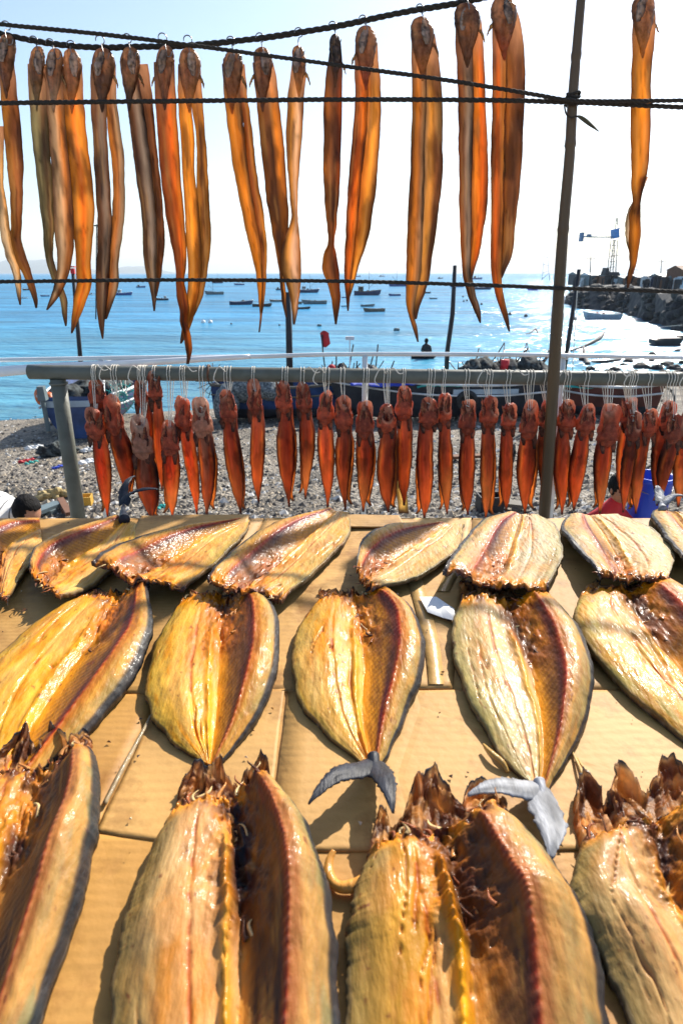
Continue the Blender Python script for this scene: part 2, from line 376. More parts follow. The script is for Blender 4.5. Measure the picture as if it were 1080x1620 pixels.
def cardboard(label, poly, z, m, th=0.004, warp=0.003, seed=0):
    """a quad sheet of cardboard given by its four corners in the photo, lying at height z"""
    A, B, C_, D = [atz(x, y, z) for x, y in poly]
    n, k = 40, 40; u = np.linspace(0, 1, n)[:, None, None]; v = np.linspace(0, 1, k)[None, :, None]
    P = (A * (1 - v) + B * v) * (1 - u) + (D * (1 - v) + C_ * v) * u
    # ragged cut edges
    e = 0.006 * (fbm(P[..., 0] * 9, P[..., 1] * 9, seed) - 0.5)
    P[..., 0] += e; P[..., 1] += 0.006 * (fbm(P[..., 0] * 11, P[..., 1] * 7, seed + 5) - 0.5)
    P[..., 1] = np.clip(P[..., 1], 0.12, 1.592)
    P[..., 2] = z + warp * (fbm(P[..., 0] * 5, P[..., 1] * 5, seed + 3) - 0.35)
    Q = P.copy(); Q[..., 2] -= th
    mb = MB(); mb.grid(P, flip=True); mb.grid(Q)
    a = [(0, j) for j in range(k)] + [(i, k - 1) for i in range(1, n)] + [(n - 1, j) for j in range(k - 2, -1, -1)] + [(i, 0) for i in range(n - 2, 0, -1)]
    I = [i * k + j for i, j in a]; tot = n * k
    mb.f += [(I[q], I[(q + 1) % len(I)], I[(q + 1) % len(I)] + tot, I[q] + tot) for q in range(len(I))]; mb.m += [0] * len(I)
    o = mb.build('cardboard_sheet', m, None, True)
    return tag(o, label, 'cardboard', 'cardboard sheets covering the table')
cardboard('cardboard underlay showing only as thin slivers between the upper sheets', [(-900, 812), (2000, 812), (3400, 2300), (-2300, 2300)], 0.7945, M_cb[2], seed=12, warp=0.001)
cardboard('brown cardboard sheet under the slanting fish beside the corner post', [(-420, 815), (420, 815), (262, 1098), (-760, 1098)], 0.7965, M_cb[2], seed=1)
cardboard('greasy cardboard sheet under the small fish below the middle of the pipe', [(424, 815), (745, 815), (715, 1088), (262, 1098)], 0.7975, M_cb[1], seed=2)
cardboard('cardboard sheet under the two round pale fish by the bamboo pole', [(748, 815), (1500, 815), (1800, 1094), (716, 1090)], 0.7970, M_cb[2], seed=3)
cardboard('bare tan cardboard sheet showing a slanting torn edge between three fish', [(-760, 1099), (252, 1099), (152, 1312), (-1400, 1900)], 0.7985, M_cb[0], seed=4)
cardboard('narrow tan cardboard sheet between two slanting seams under a fish tail', [(254, 1099), (451, 1090), (421, 1352), (154, 1316)], 0.7975, M_cb[1], seed=5)
cardboard('large tan cardboard sheet bare around the forked dark tail', [(454, 1092), (1900, 1094), (2300, 1345), (424, 1345)], 0.7985, M_cb[1], seed=6)
cardboard('cardboard sheet under the nearest row of big fish', [(-900, 1306), (2300, 1347), (3200, 2300), (-2000, 2300)], 0.7965, M_cb[0], seed=7)
o = cardboard('grey weathered cardboard flap at the far table edge under the pipe', [(548, 811), (628, 810), (640, 832), (542, 834)], 0.806, M_cb[2], seed=8, warp=0.012)
o = cardboard('worn dark cardboard flap at the far edge next to a raised tail', [(225, 812), (395, 812), (388, 846), (205, 852)], 0.806, M_cb[2], seed=9, warp=0.012)
def ribbon(name, pts, wpx, z, m, label, cat, th=0.0006, lift=None):
    S = spline(pts, 24); mb = MB(); P = []
    for i, (x, y) in enumerate(S):
        l = atz(x - wpx / 2, y, z); r = atz(x + wpx / 2, y, z); dz = 0 if lift is None else lift * math.sin(i / 23 * math.pi)
        P.append([l + [0, 0, dz], r + [0, 0, dz], r + [0, 0, dz - th], l + [0, 0, dz - th]])
    mb.grid(np.array(P), closed=True); return tag(mb.build(name, m, None), label, cat)
M_tape = mat('packing_tape', (0.54, 0.33, 0.12), 0.3, noise=0.15, nscale=14, bump=0.3, bscale=30)
ribbon('tape_strip', [(652, 905), (668, 960), (683, 1020), (690, 1082)], 24, 0.8004, M_tape, 'shiny strip of packing tape beside the white paper scrap', 'tape')
ribbon('tape_strip', [(742, 860), (715, 905), (700, 935)], 20, 0.8006, M_tape, 'short shiny tape strip running under the striped grey fish', 'tape')
# scrap of white paper
mb = MB(); C = [(663, 944), (690, 944), (718, 963), (720, 982), (700, 977), (676, 968)]
V = [atz(x, y, 0.806 + 0.004 * (i % 2)) for i, (x, y) in enumerate(C)]; n = len(V)
mb.add(V + [v - np.array([0, 0, 0.001]) for v in V], [tuple(range(n)), tuple(range(2 * n - 1, n - 1, -1))] + [(i, i + n, (i + 1) % n + n, (i + 1) % n) for i in range(n)])
tag(mb.build('paper_scrap', mat('white_paper', (0.78, 0.76, 0.72), 0.7, noise=0.06, nscale=20), None, False), 'torn scrap of white paper lying on the cardboard', 'paper')

# ================================================================== RACK: bamboo, ropes, pipe
YE = 3.25      # plane of the hung eels
YR = 3.30      # axis of the drying pipe
YB = 3.185; Q = 1.73   # bamboo plane, scale of the rack
YN = 3.155     # the ropes in front of the eels
def rope(label, pts, Y, r, ext=1.2):
    tw = 0.0085 * r / 0.0055
    """a laid rope: three twisted strands"""
    W = [atY(x, y, Y) for x, y in pts]
    a = W[0] + (W[0] - W[1]) / np.linalg.norm(W[0] - W[1]) * ext; b = W[-1] + (W[-1] - W[-2]) / np.linalg.norm(W[-1] - W[-2]) * ext
    S = spline([a] + W + [b], 420); mb = MB()
    d = np.r_[0, np.cumsum(np.linalg.norm(np.diff(S, axis=0), axis=1))]
    for k in range(3):
        ph = d / tw + k * 2.094
        P = S.copy(); P[:, 1] += r * 0.55 * np.cos(ph); P[:, 2] += r * 0.55 * np.sin(ph)
        P[:, 2] += 0.0012 * (fbm(d * 25, 0, 4) - 0.5)
        mb.tube(P, r * 0.62, 6)
    return tag(mb.build('rope', M_rope, None), label, 'rope', 'ropes strung across the drying rack')
rope('sagging thick rope that carries the hooks of the hanging eels', [(-160, 18), (0, 53), (75, 68), (150, 75), (220, 74), (300, 72), (400, 62), (470, 52), (540, 40), (640, 19), (740, 2), (860, -28), (1100, -95)], YE, 0.0108)
rope('straight middle rope crossing in front of the eels below their heads', [(-160, 164), (0, 163), (270, 160), (540, 157.5), (760, 158.5), (905, 162), (1080, 170), (1240, 178)], YN, 0.0090)
rope('slanting thin rope running down to the knot on the bamboo pole', [(-160, 18), (0, 38), (150, 53), (290, 70), (540, 104), (700, 126), (830, 147), (906, 159), (1000, 160), (1080, 159), (1240, 158)], YN - 0.026, 0.0078)
rope('lowest rope crossing in front of the eel tails at the sea horizon', [(-160, 445), (0, 445.5), (270, 443), (540, 445), (760, 451), (884, 456), (1000, 459), (1080, 462), (1240, 468)], YN, 0.0090)

# bamboo pole
t = thing('bamboo_pole', 'upright leaning bamboo pole with dark nodes and a rope knot', 'pole', atY(858, 830, YB))
line = [(852, 905), (860, 815), (869, 690), (881, 500), (890, 365), (900, 250), (905, 160), (913, 60), (920, -20), (930, -140)]
S = spline([atY(x, y, YB) for x, y in line], 160)
wpx = np.interp(S[:, 2], [atY(855, 850, YB)[2], atY(880, 560, YB)[2], atY(905, 160, YB)[2], atY(925, -60, YB)[2]], [20, 19, 14, 11])
rad = wpx / 2 * mpp(YB, 500)
node_y = [855, 690, 497, 365, 228, 88, -40]
nz_ = [atY(870, y, YB)[2] for y in node_y]
for z in nz_: rad = rad * (1 + 0.17 * np.exp(-((S[:, 2] - z) / 0.0087) ** 2) - 0.06 * np.exp(-((S[:, 2] - z + 0.021) / 0.0105) ** 2))
c = np.tile((0.2, 0.12, 0.05), (160, 1))
# carry the pole down to the terrace
foot = S[0] + (S[0] - S[5]) / (S[0][2] - S[5][2]) * (-(S[0][2]))
mb = MB(); mb.tube(np.concatenate([[foot * [1, 1, 0] + [0, 0, 0.0]], S]), np.r_[rad[0], rad], 16); part(mb, 'stem', M_bamboo, t)
mb = MB()
for q, (dz, rr) in enumerate(((0.0, .021), (0.014, .0216), (-0.014, .021), (0.026, .0205))):
    p = atY(905, 160, YB) + np.array([0, 0, dz]); a = np.linspace(0, 2 * np.pi, 26)
    mb.tube(np.stack([p[0] + (rr + .006) * np.cos(a), p[1] + (rr + .006) * np.sin(a), p[2] + 0.005 * np.sin(a * 2 + q)], 1), 0.0062, 6, caps=False)
part(mb, 'knot', M_rope, t)
mb = MB()
mb.tube([atY(892, 166, YB - .026), atY(895, 180, YB - .044), atY(903, 186, YB - .044), atY(912, 184, YB - .044), atY(925, 192, YB - .044)], 0.0038, 6, n=24)
part(mb, 'rope_end', M_rope, t)
# dry leaf / frayed strip hanging at the knot
mb = MB(); S2 = spline([atY(x, y, YB - .047) for x, y in ((912, 184), (922, 189), (934, 197), (947, 208))], 20); P = []
for i, p in enumerate(S2):
    wd = 0.0147 * math.sin(min(1, i / 19 * 1.02) * math.pi) ** 0.8 + 0.001
    P.append([p + [-wd * .6, 0, wd], p + [0, -0.003, 0], p + [wd * .6, 0, -wd], p + [0, 0.002, 0]])
mb.grid(np.array(P), closed=True); part(mb, 'dry_leaf', mat('dry_leaf', (0.06, 0.05, 0.02), 0.7, noise=0.3, nscale=90), t)

# drying pipe with its corner post
t = thing('drying_rail', 'thick grey painted pipe on a leaning post carrying the red fish', 'rail', atY(126, 822, YR))
Lp = atY(47, 588.5, YR); Rp = atY(1080, 600, YR); Rp2 = Lp + (Rp - Lp) * 1.5
mb = MB(); r = 0.0385
ang = np.linspace(0, 2 * np.pi, 28, endpoint=False)
def ring(x, rr): 
    f = (x - Lp[0]) / (Rp2[0] - Lp[0]); zz = Lp[2] + f * (Rp2[2] - Lp[2]); return np.stack([np.full(28, x), YR + rr * np.cos(ang), zz + rr * np.sin(ang)], 1)
xs = np.linspace(Lp[0], Rp2[0], 60)
mb.grid(np.array([ring(Lp[0] + 0.3, r * .86), ring(Lp[0] + 0.0005, r * .86), ring(Lp[0], r)] + [ring(x, r * (1 + 0.006 * math.sin(x * 37))) for x in xs[1:]]), closed=True)
part(mb, 'rail_pipe', M_pipe, t)
pz = atY(92, 600, YR); pb = atY(126, 830, YR); pb = pz + (pb - pz) * (pz[2] / (pz[2] - pb[2]))
mb = MB(); mb.tube([pz, pz * .5 + pb * .5, pb], 0.041, 20); part(mb, 'post', M_pipe, t)
mb = MB()
a = np.linspace(0, 2 * np.pi, 24)
mb.tube(np.stack([pz[0] + 0.043 * np.cos(a), pz[1] + 0.043 * np.sin(a), np.full(24, pz[2] - 0.021)], 1), 0.007, 6, caps=False); part(mb, 'weld_seam', M_pipe, t)
mb = MB(); p = atY(331, 590, YR); mb.tube(np.stack([np.full(24, p[0]) + .0017 * np.sin(a * 3), YR + .041 * np.cos(a), p[2] + .041 * np.sin(a)], 1), 0.006, 6, caps=False)
part(mb, 'rust_collar', mat('rusty_steel', (0.12, 0.05, 0.025), 0.8, noise=0.4, nscale=60), t)
# far support of the pipe, out beyond the right end
pz = Rp2 + np.array([-0.05, 0, -0.03]); mb = MB(); mb.tube([pz, [pz[0], YR, 0]], 0.0442, 16); part(mb, 'post', M_pipe, t)

# white guard rail on the terrace edge
YG = 3.43
t = thing('guard_rail', 'thin white steel guard rail with slim posts behind the drying pipe', 'railing', atY(575, 800, YG) * [1, 1, 0])
mb = MB()
mb.tube([atY(-300, 575, YG), atY(0, 569.5, YG), atY(200, 566, YG), atY(400, 564, YG), atY(540, 560.5, YG), atY(800, 561, YG), atY(1080, 566, YG), atY(1500, 574, YG)], 0.0118, 10, n=60); part(mb, 'top_rail', M_white, t)
mb = MB()
mb.tube([atY(-200, 604, 3.39), atY(0, 588, 3.40), atY(90, 581, 3.405), atY(200, 575, 3.41), atY(395, 564, YG - 0.01)], [0.030, 0.028, 0.024, 0.020, 0.013], 12, n=40); part(mb, 'bent_end_pipe', mat('white_enamel', (0.80, 0.82, 0.84), 0.25, noise=0.08, nscale=5), t)
for bx, by, lean in ((577, 562, -2), (891, 563, -19), (160, 568, 8)):
    p = atY(bx, by, YG); q = atY(bx + lean, by + 235, YG); q = p + (q - p) * (p[2] - 0.0) / (p[2] - q[2])
    mb = MB(); mb.tube([p, q], 0.016 if bx < 800 else 0.013, 10); part(mb, 'post', M_white, t)
mb = MB(); p = atY(891, 566, YG)
mb.tube(np.stack([p[0] + .02 * np.cos(a), p[1] + .02 * np.sin(a), p[2] + .006 * np.sin(2 * a)], 1), 0.004, 6, caps=False); part(mb, 'string_binding', M_string, t)

# ================================================================== HUNG EELS
def strip(mb, rows, Y, T, k, ox, oy, cols, seed, n=110, m=11, curl=0.15, tip=(0.05, 0.022, 0.012), tipw=0.12, top=None, wr=1.0, topw=0.15, sc=1.0, glow=None):
    """a closed fleshy strip traced by rows (y, xl, xr[, turn]) given in a crop of the photo (k, ox, oy);
    turn pushes the two edges apart in depth, so the strip can twist over"""
    A = np.array([list(r) + [0] * (4 - len(r)) for r in rows], float)
    ln = np.r_[0, np.cumsum(np.hypot(np.diff(A[:, 0]), np.diff(A[:, 1:3].mean(1))))]; ln /= ln[-1]
    S = spline(np.c_[A, ln], n)
    y = oy + S[:, 0] * k; xl = ox + S[:, 1] * k; xr = ox + S[:, 2] * k; turn = S[:, 3] * k * 0.00196 * sc; v = S[:, 4]
    wob = 0.9 * (fbm(v * 22, 1, seed, 3) - .5) * k * 5 * wr; wob2 = 0.9 * (fbm(v * 22, 5, seed, 3) - .5) * k * 5 * wr
    tap = np.clip(np.minimum(v * 14, (1 - v) * 10), 0, 1)
    Lw = np.array([atY(a + e * t_, b, Y) for a, b, e, t_ in zip(xl, y, wob, tap)]); Rw = np.array([atY(a + e * t_, b, Y) for a, b, e, t_ in zip(xr, y, wob2, tap)])
    dep = 0.010 * sc * (fbm(v * 3.0, 2, seed + 8) - 0.5)
    Lw[:, 1] += dep - turn / 2; Rw[:, 1] += dep + turn / 2
    Wd = Rw - Lw; wl = np.linalg.norm(Wd, axis=1); wl = np.maximum(wl, 1e-4)
    ax = np.gradient((Lw + Rw) / 2, axis=0); nrm = np.cross(Wd, ax); nrm /= np.linalg.norm(nrm, axis=1)[:, None] + 1e-9
    if nrm[n // 4][1] > 0: nrm = -nrm
    u = np.linspace(0, 1, m); U, V = np.meshgrid(u, v)
    prof = np.sqrt(np.clip(1 - (2 * U - 1) ** 2, 0, 1)) * 0.85 + 0.15
    th = np.minimum(T, wl * 0.42)[:, None] * prof * (0.8 + 0.5 * fbm(U * 3, V * 9, seed + 1)) * (0.35 + 0.65 * np.clip((1 - V) * 6, 0, 1))
    cu = curl * wl[:, None] * ((2 * U - 1) ** 2 - 0.33)
    rip = 0.0028 * sc * (fbm(U * 2.5 + 3, V * 26, seed + 2, 3) - 0.5) * wr
    base = Lw[:, None] * (1 - U[..., None]) + Rw[:, None] * U[..., None] + nrm[:, None] * (cu + rip)[..., None]
    F = base + nrm[:, None] * (th / 2)[..., None]; B = base - nrm[:, None] * (th / 2)[..., None]
    P = np.concatenate([F, B[:, ::-1]], 1)
    c = np.array(cols, float); cu_ = np.stack([np.interp(u, np.linspace(0, 1, len(c)), c[:, q]) for q in range(3)], -1)
    Cc = np.tile(cu_[None], (n, 1, 1))
    st = (0.25 + 1.5 * fbm(U * 4.5, V * 3.0, seed + 3))[..., None] * (0.62 + 0.76 * fbm(U * 16, V * 4, seed + 6))[..., None]
    crs = np.abs(fbm(U * 3.0 + 2, V * 2.2, seed + 9, 3) - .5); st = st * (1 - .6 * np.exp(-(crs / .02) ** 2))[..., None]
    Cc = Cc * st
    blot = sstep(0.52, 0.68, fbm(U * 2.2 + 9, V * 7, seed + 5))[..., None]; Cc = Cc * (1 - 0.62 * blot); pale = (sstep(.60, .72, fbm(U * 5 + 1, V * 3.5, seed + 19)))[..., None]; Cc = Cc * (1 - pale * .3) + np.array((.66, .36, .13)) * pale * .3 * min(1, wr * 2 - .5 if wr < 1 else 1)  # dark blotches, then pale highlights painted into the flesh colour
    lm = Cc.mean(-1, keepdims=True); Cc = np.clip(lm + (Cc - lm) * 1.06, .004, 1)
    if glow is not None: gf = (np.exp(-((V - .74) / .20) ** 2) * np.exp(-((2 * U - 1) / .8) ** 4))[..., None]; Cc = Cc * (1 - .62 * gf) + np.array(glow) * .62 * gf * (.6 + .7 * fbm(U * 3, V * 5, seed + 23))[..., None]  # backlit glow of the lower body, painted into its colour
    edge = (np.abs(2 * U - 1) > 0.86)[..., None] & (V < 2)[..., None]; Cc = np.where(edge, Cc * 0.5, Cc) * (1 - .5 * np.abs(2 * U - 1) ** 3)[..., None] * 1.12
    if tip is not None: f = sstep(1 - tipw, 1.0, V)[..., None]; Cc = Cc * (1 - f) + np.array(tip) * f
    if top is not None: f = (1 - sstep(0, topw, V))[..., None]; Cc = Cc * (1 - f) + np.array(top) * f * (0.7 + 0.6 * fbm(U * 5, V * 40, seed + 7))[..., None]
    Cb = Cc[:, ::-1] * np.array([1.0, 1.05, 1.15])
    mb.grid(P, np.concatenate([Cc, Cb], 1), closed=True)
    nn = 2 * m; b0 = mb.n - n * nn
    mb.f.append(tuple(b0 + j for j in range(nn))); mb.m.append(0); mb.f.append(tuple(b0 + (n - 1) * nn + j for j in range(nn))[::-1]); mb.m.append(0)

OR = (.62, .20, .03); RD = (.55, .11, .02); BR = (.24, .085, .03); DK = (.10, .042, .02); OL = (.27, .21, .10); PT = (.58, .40, .24); AM = (.66, .27, .05); GR = (.30, .22, .16); PK = (.62, .40, .28)
EELS = [
 # (label, short, crop offset x, strips[(rows, cols)], palette of head)
 dict(l='split dried eel ending in two pale twisted tails, farthest from the bamboo pole', s='two-tailed eel farthest from the bamboo', ox=0, hx=(-8, 50), hy=150, st=[
  ([(400, -20, 15), (550, -12, 12), (650, -2, 24), (720, 2, 34), (800, 18, 50), (860, 42, 68), (920, 54, 70), (965, 63, 69)], [PT, PT, AM]),
  ([(170, -6, 48), (250, 2, 52), (400, 15, 70), (500, 24, 77), (600, 34, 76), (690, 40, 72, 6), (745, 38, 64, 16), (800, 48, 80, 8), (870, 75, 105), (940, 103, 120), (975, 113, 119)], [AM, BR, BR])]),
 dict(l='olive-brown dried eel at the edge of the tight bunch of three', s='olive eel of the bunch of three', ox=0, hx=(94, 142), hy=190, st=[
  ([(205, 92, 148), (320, 97, 155), (450, 107, 160), (560, 120, 168), (650, 128, 172), (720, 138, 172, 8), (770, 142, 162, 20), (820, 147, 168, 8), (870, 162, 184), (940, 190, 212), (1000, 200, 215), (1032, 207, 213)], [OL, OL, DK, (.3, .2, .09)])]),
 dict(l='brown eel in the middle of the bunch of three, tail crossing over its olive neighbour', s='middle eel of the bunch of three', ox=0, hx=(145, 198), hy=195, st=[
  ([(210, 143, 200), (320, 150, 205), (450, 160, 215), (560, 168, 228), (650, 172, 235), (750, 178, 238), (800, 185, 235), (860, 183, 222), (910, 170, 205), (950, 157, 180), (981, 146, 152)], [BR, PT, (.45, .15, .035), BR])]),
 dict(l='bright orange dried eel of the bunch of three, nearest the wide dark-striped eel', s='bright orange eel of the bunch of three', ox=0, hx=(200, 258), hy=198, st=[
  ([(210, 198, 262), (320, 202, 268), (450, 212, 280), (560, 222, 295), (650, 228, 302), (720, 235, 300), (780, 243, 292, 6), (840, 245, 290), (900, 245, 292), (950, 235, 275), (1000, 228, 255), (1055, 224, 230)], [OR, AM, RD, AM, OR])]),
 dict(l='wide dried eel with a dark brown strip beside a slit, hanging alone by a mast', s='wide dark-striped eel by the mast', ox=0, hx=(290, 362), hy=195, st=[
  ([(205, 332, 368), (320, 336, 370), (400, 343, 382), (480, 352, 393), (560, 359, 397), (650, 360, 398), (750, 352, 390), (830, 345, 378), (900, 335, 378), (960, 333, 360), (1010, 328, 340)], [OR, BR, PT]),
  ([(205, 290, 335), (320, 291, 340), (450, 298, 343), (560, 303, 350), (700, 312, 358), (800, 312, 352), (900, 307, 347), (1000, 310, 335), (1050, 318, 330), (1072, 323, 328)], [BR, DK, GR, BR])]),
 dict(l='dark brown slanting eel hanging close beside the touching reddish pair', s='dark slanting eel', ox=0, hx=(380, 442), hy=190, st=[
  ([(205, 420, 470), (320, 445, 485), (450, 465, 495), (560, 478, 507), (700, 490, 520), (780, 492, 522), (850, 490, 515), (900, 488, 505), (937, 490, 497)], [DK, BR]),
  ([(195, 380, 428), (320, 402, 453), (450, 420, 472), (560, 434, 484), (700, 452, 498), (800, 457, 500), (880, 468, 498), (940, 480, 496), (984, 486, 492)], [BR, DK, GR, DK])]),
 dict(l='reddish eel of a touching pair whose pale twisted tail hangs lowest of all', s='reddish eel of the touching pair', ox=0, hx=(494, 552), hy=188, st=[
  ([(200, 490, 555), (320, 496, 560), (450, 503, 568), (560, 512, 575), (700, 530, 585), (800, 548, 592), (850, 556, 590), (890, 558, 580, 14), (940, 560, 592, 8), (980, 568, 598), (1020, 572, 592, 16), (1060, 582, 605), (1100, 588, 609), (1125, 592, 606), (1152, 590, 599)], [RD, BR, RD, AM])]),
 dict(l='amber eel with long white slits, overlapping its reddish partner', s='amber slit eel of the touching pair', ox=0, hx=(567, 634), hy=195, st=[
  ([(205, 600, 635), (320, 607, 643), (450, 622, 652), (560, 624, 660), (650, 625, 665), (750, 630, 668), (850, 632, 660), (920, 620, 648), (980, 605, 625), (1020, 595, 605)], [AM, BR, AM]),
  ([(205, 565, 605), (320, 566, 607), (450, 575, 616), (560, 580, 619), (700, 588, 635), (850, 597, 640), (920, 595, 632), (1000, 585, 615), (1050, 575, 598), (1087, 570, 576)], [OR, AM, OR, AM])]),
 dict(l='slim orange eel slanting away from the slit eel, alone between two groups', s='slim slanting orange eel', ox=0, hx=(704, 768), hy=200, st=[
  ([(205, 745, 775), (320, 762, 785), (450, 776, 803), (560, 786, 815), (700, 808, 838), (800, 824, 845), (880, 828, 843), (940, 826, 838), (990, 823, 831)], [RD, BR, AM]),
  ([(205, 703, 750), (320, 712, 765), (450, 728, 778), (560, 744, 790), (700, 772, 812), (800, 795, 828), (880, 812, 832), (950, 818, 832), (1000, 821, 829), (1052, 817, 822)], [AM, OR, OR, BR])]),
 dict(l='wide brown eel partly covered by a thinner eel with a twisted end', s='wide brown eel behind the thin one', ox=0, hx=(802, 862), hy=192, dy=0.012, st=[
  ([(200, 800, 865), (260, 805, 878), (320, 812, 882), (450, 825, 898), (560, 836, 905), (650, 847, 912), (750, 865, 912), (820, 878, 905), (880, 885, 902), (940, 890, 905), (1004, 903, 908)], [OR, BR, DK, OR, BR])]),
 dict(l='thin eel with a pale twisted end overlapping a wider brown eel', s='thin twisted eel over the brown one', ox=0, hx=(924, 968), hy=185, st=[
  ([(195, 925, 965), (240, 918, 968), (320, 910, 962), (450, 905, 955), (560, 912, 945), (640, 918, 940, 10), (690, 922, 940, 18), (740, 905, 945, 8), (790, 892, 950), (850, 890, 952), (900, 905, 950), (960, 920, 945), (1027, 926, 933)], [BR, AM, PK, OR])]),
 dict(l='narrow eel with a blackened head and a pale twisted tail end', s='narrow black-headed eel', ox=0, hx=(1042, 1080), hy=150, dark=1, st=[
  ([(160, 1043, 1080), (220, 1034, 1084), (320, 1024, 1082), (450, 1024, 1080), (560, 1023, 1075), (650, 1028, 1070), (720, 1033, 1062, 8), (770, 1036, 1055, 18), (800, 1025, 1062, 8), (850, 1018, 1072), (900, 1035, 1075), (950, 1048, 1076), (1027, 1059, 1065)], [OR, BR, DK, RD])]),
 dict(l='broad orange eel with dark edges next to the black-headed narrow one', s='broad dark-edged orange eel', ox=540, hx=(44, 112), hy=125, st=[
  ([(135, 78, 114), (200, 78, 118), (320, 78, 125), (450, 70, 120), (560, 58, 112), (650, 50, 102), (750, 41, 85), (850, 30, 52), (900, 25, 40), (945, 19, 25)], [RD, AM, BR]),
  ([(130, 44, 85), (200, 42, 82), (320, 42, 84), (450, 32, 76), (560, 22, 63), (650, 17, 56), (750, 13, 46), (850, 8, 36), (920, 12, 28), (984, 18, 23)], [BR, RD, OR])]),
 dict(l='broad eel with a pale grey stripe down its centre, alone before the bamboo pair', s='broad pale-striped eel', ox=540, hx=(220, 294), hy=95, st=[
  ([(110, 253, 294), (200, 258, 308), (320, 260, 318), (450, 256, 318), (560, 253, 318), (700, 248, 302), (800, 243, 288), (870, 240, 278), (920, 233, 265), (980, 226, 245), (1010, 226, 238)], [GR, AM, BR, DK]),
  ([(105, 220, 262), (200, 220, 265), (320, 222, 268), (450, 218, 262), (560, 215, 260), (700, 208, 258), (850, 205, 250), (920, 203, 240), (980, 208, 228), (1040, 225, 240), (1082, 239, 244)], [BR, OR, BR, PT])]),
 dict(l='eel with a grey strip and hooked tail beside the highest hanging eel', s='grey-strip eel beside the highest one', ox=540, hx=(358, 440), hy=52, st=[
  ([(65, 400, 440), (150, 405, 448), (320, 410, 455), (450, 406, 460), (560, 404, 463), (650, 403, 460), (720, 406, 448), (800, 404, 435), (850, 400, 420), (885, 402, 412)], [BR, OR, RD, BR]),
  ([(60, 358, 405), (150, 360, 412), (320, 368, 417), (450, 368, 414), (560, 370, 411), (700, 372, 409), (850, 380, 408), (920, 395, 422), (980, 418, 438), (1022, 436, 441)], [RD, BR, GR, DK])]),
 dict(l='highest hanging broad eel, nearest to the bamboo pole on its seaside bunch', s='highest broad eel', ox=540, hx=(474, 556), hy=30, st=[
  ([(40, 518, 556), (120, 517, 572), (250, 514, 578), (400, 511, 572), (560, 508, 565), (700, 506, 550), (800, 501, 540), (850, 499, 520), (880, 500, 508)], [OR, BR, DK, BR]),
  ([(40, 476, 525), (120, 475, 523), (320, 475, 521), (450, 472, 519), (560, 472, 516), (700, 472, 513), (850, 472, 506), (920, 482, 508), (1000, 508, 526), (1049, 527, 532)], [BR, RD, BR, AM])]),
 dict(l='lone eel hanging between the bamboo pole and the crane, with a twisted tail', s='lone eel beside the crane', ox=540, hx=(918, 990), hy=22, st=[
  ([(560, 938, 966), (620, 924, 945, 8), (680, 899, 924, 6), (740, 896, 918), (800, 907, 922), (862, 912, 919)], [PT, PT, GR]),
  ([(35, 922, 989), (100, 918, 988), (250, 912, 975), (400, 910, 973), (480, 912, 970), (550, 912, 962), (600, 914, 950), (640, 916, 943, 8), (680, 905, 942, 4), (730, 906, 944), (780, 906, 938), (830, 912, 932), (870, 902, 920), (912, 901, 907)], [OR, AM, OR, BR])]),
]
ES = YE / 1.83
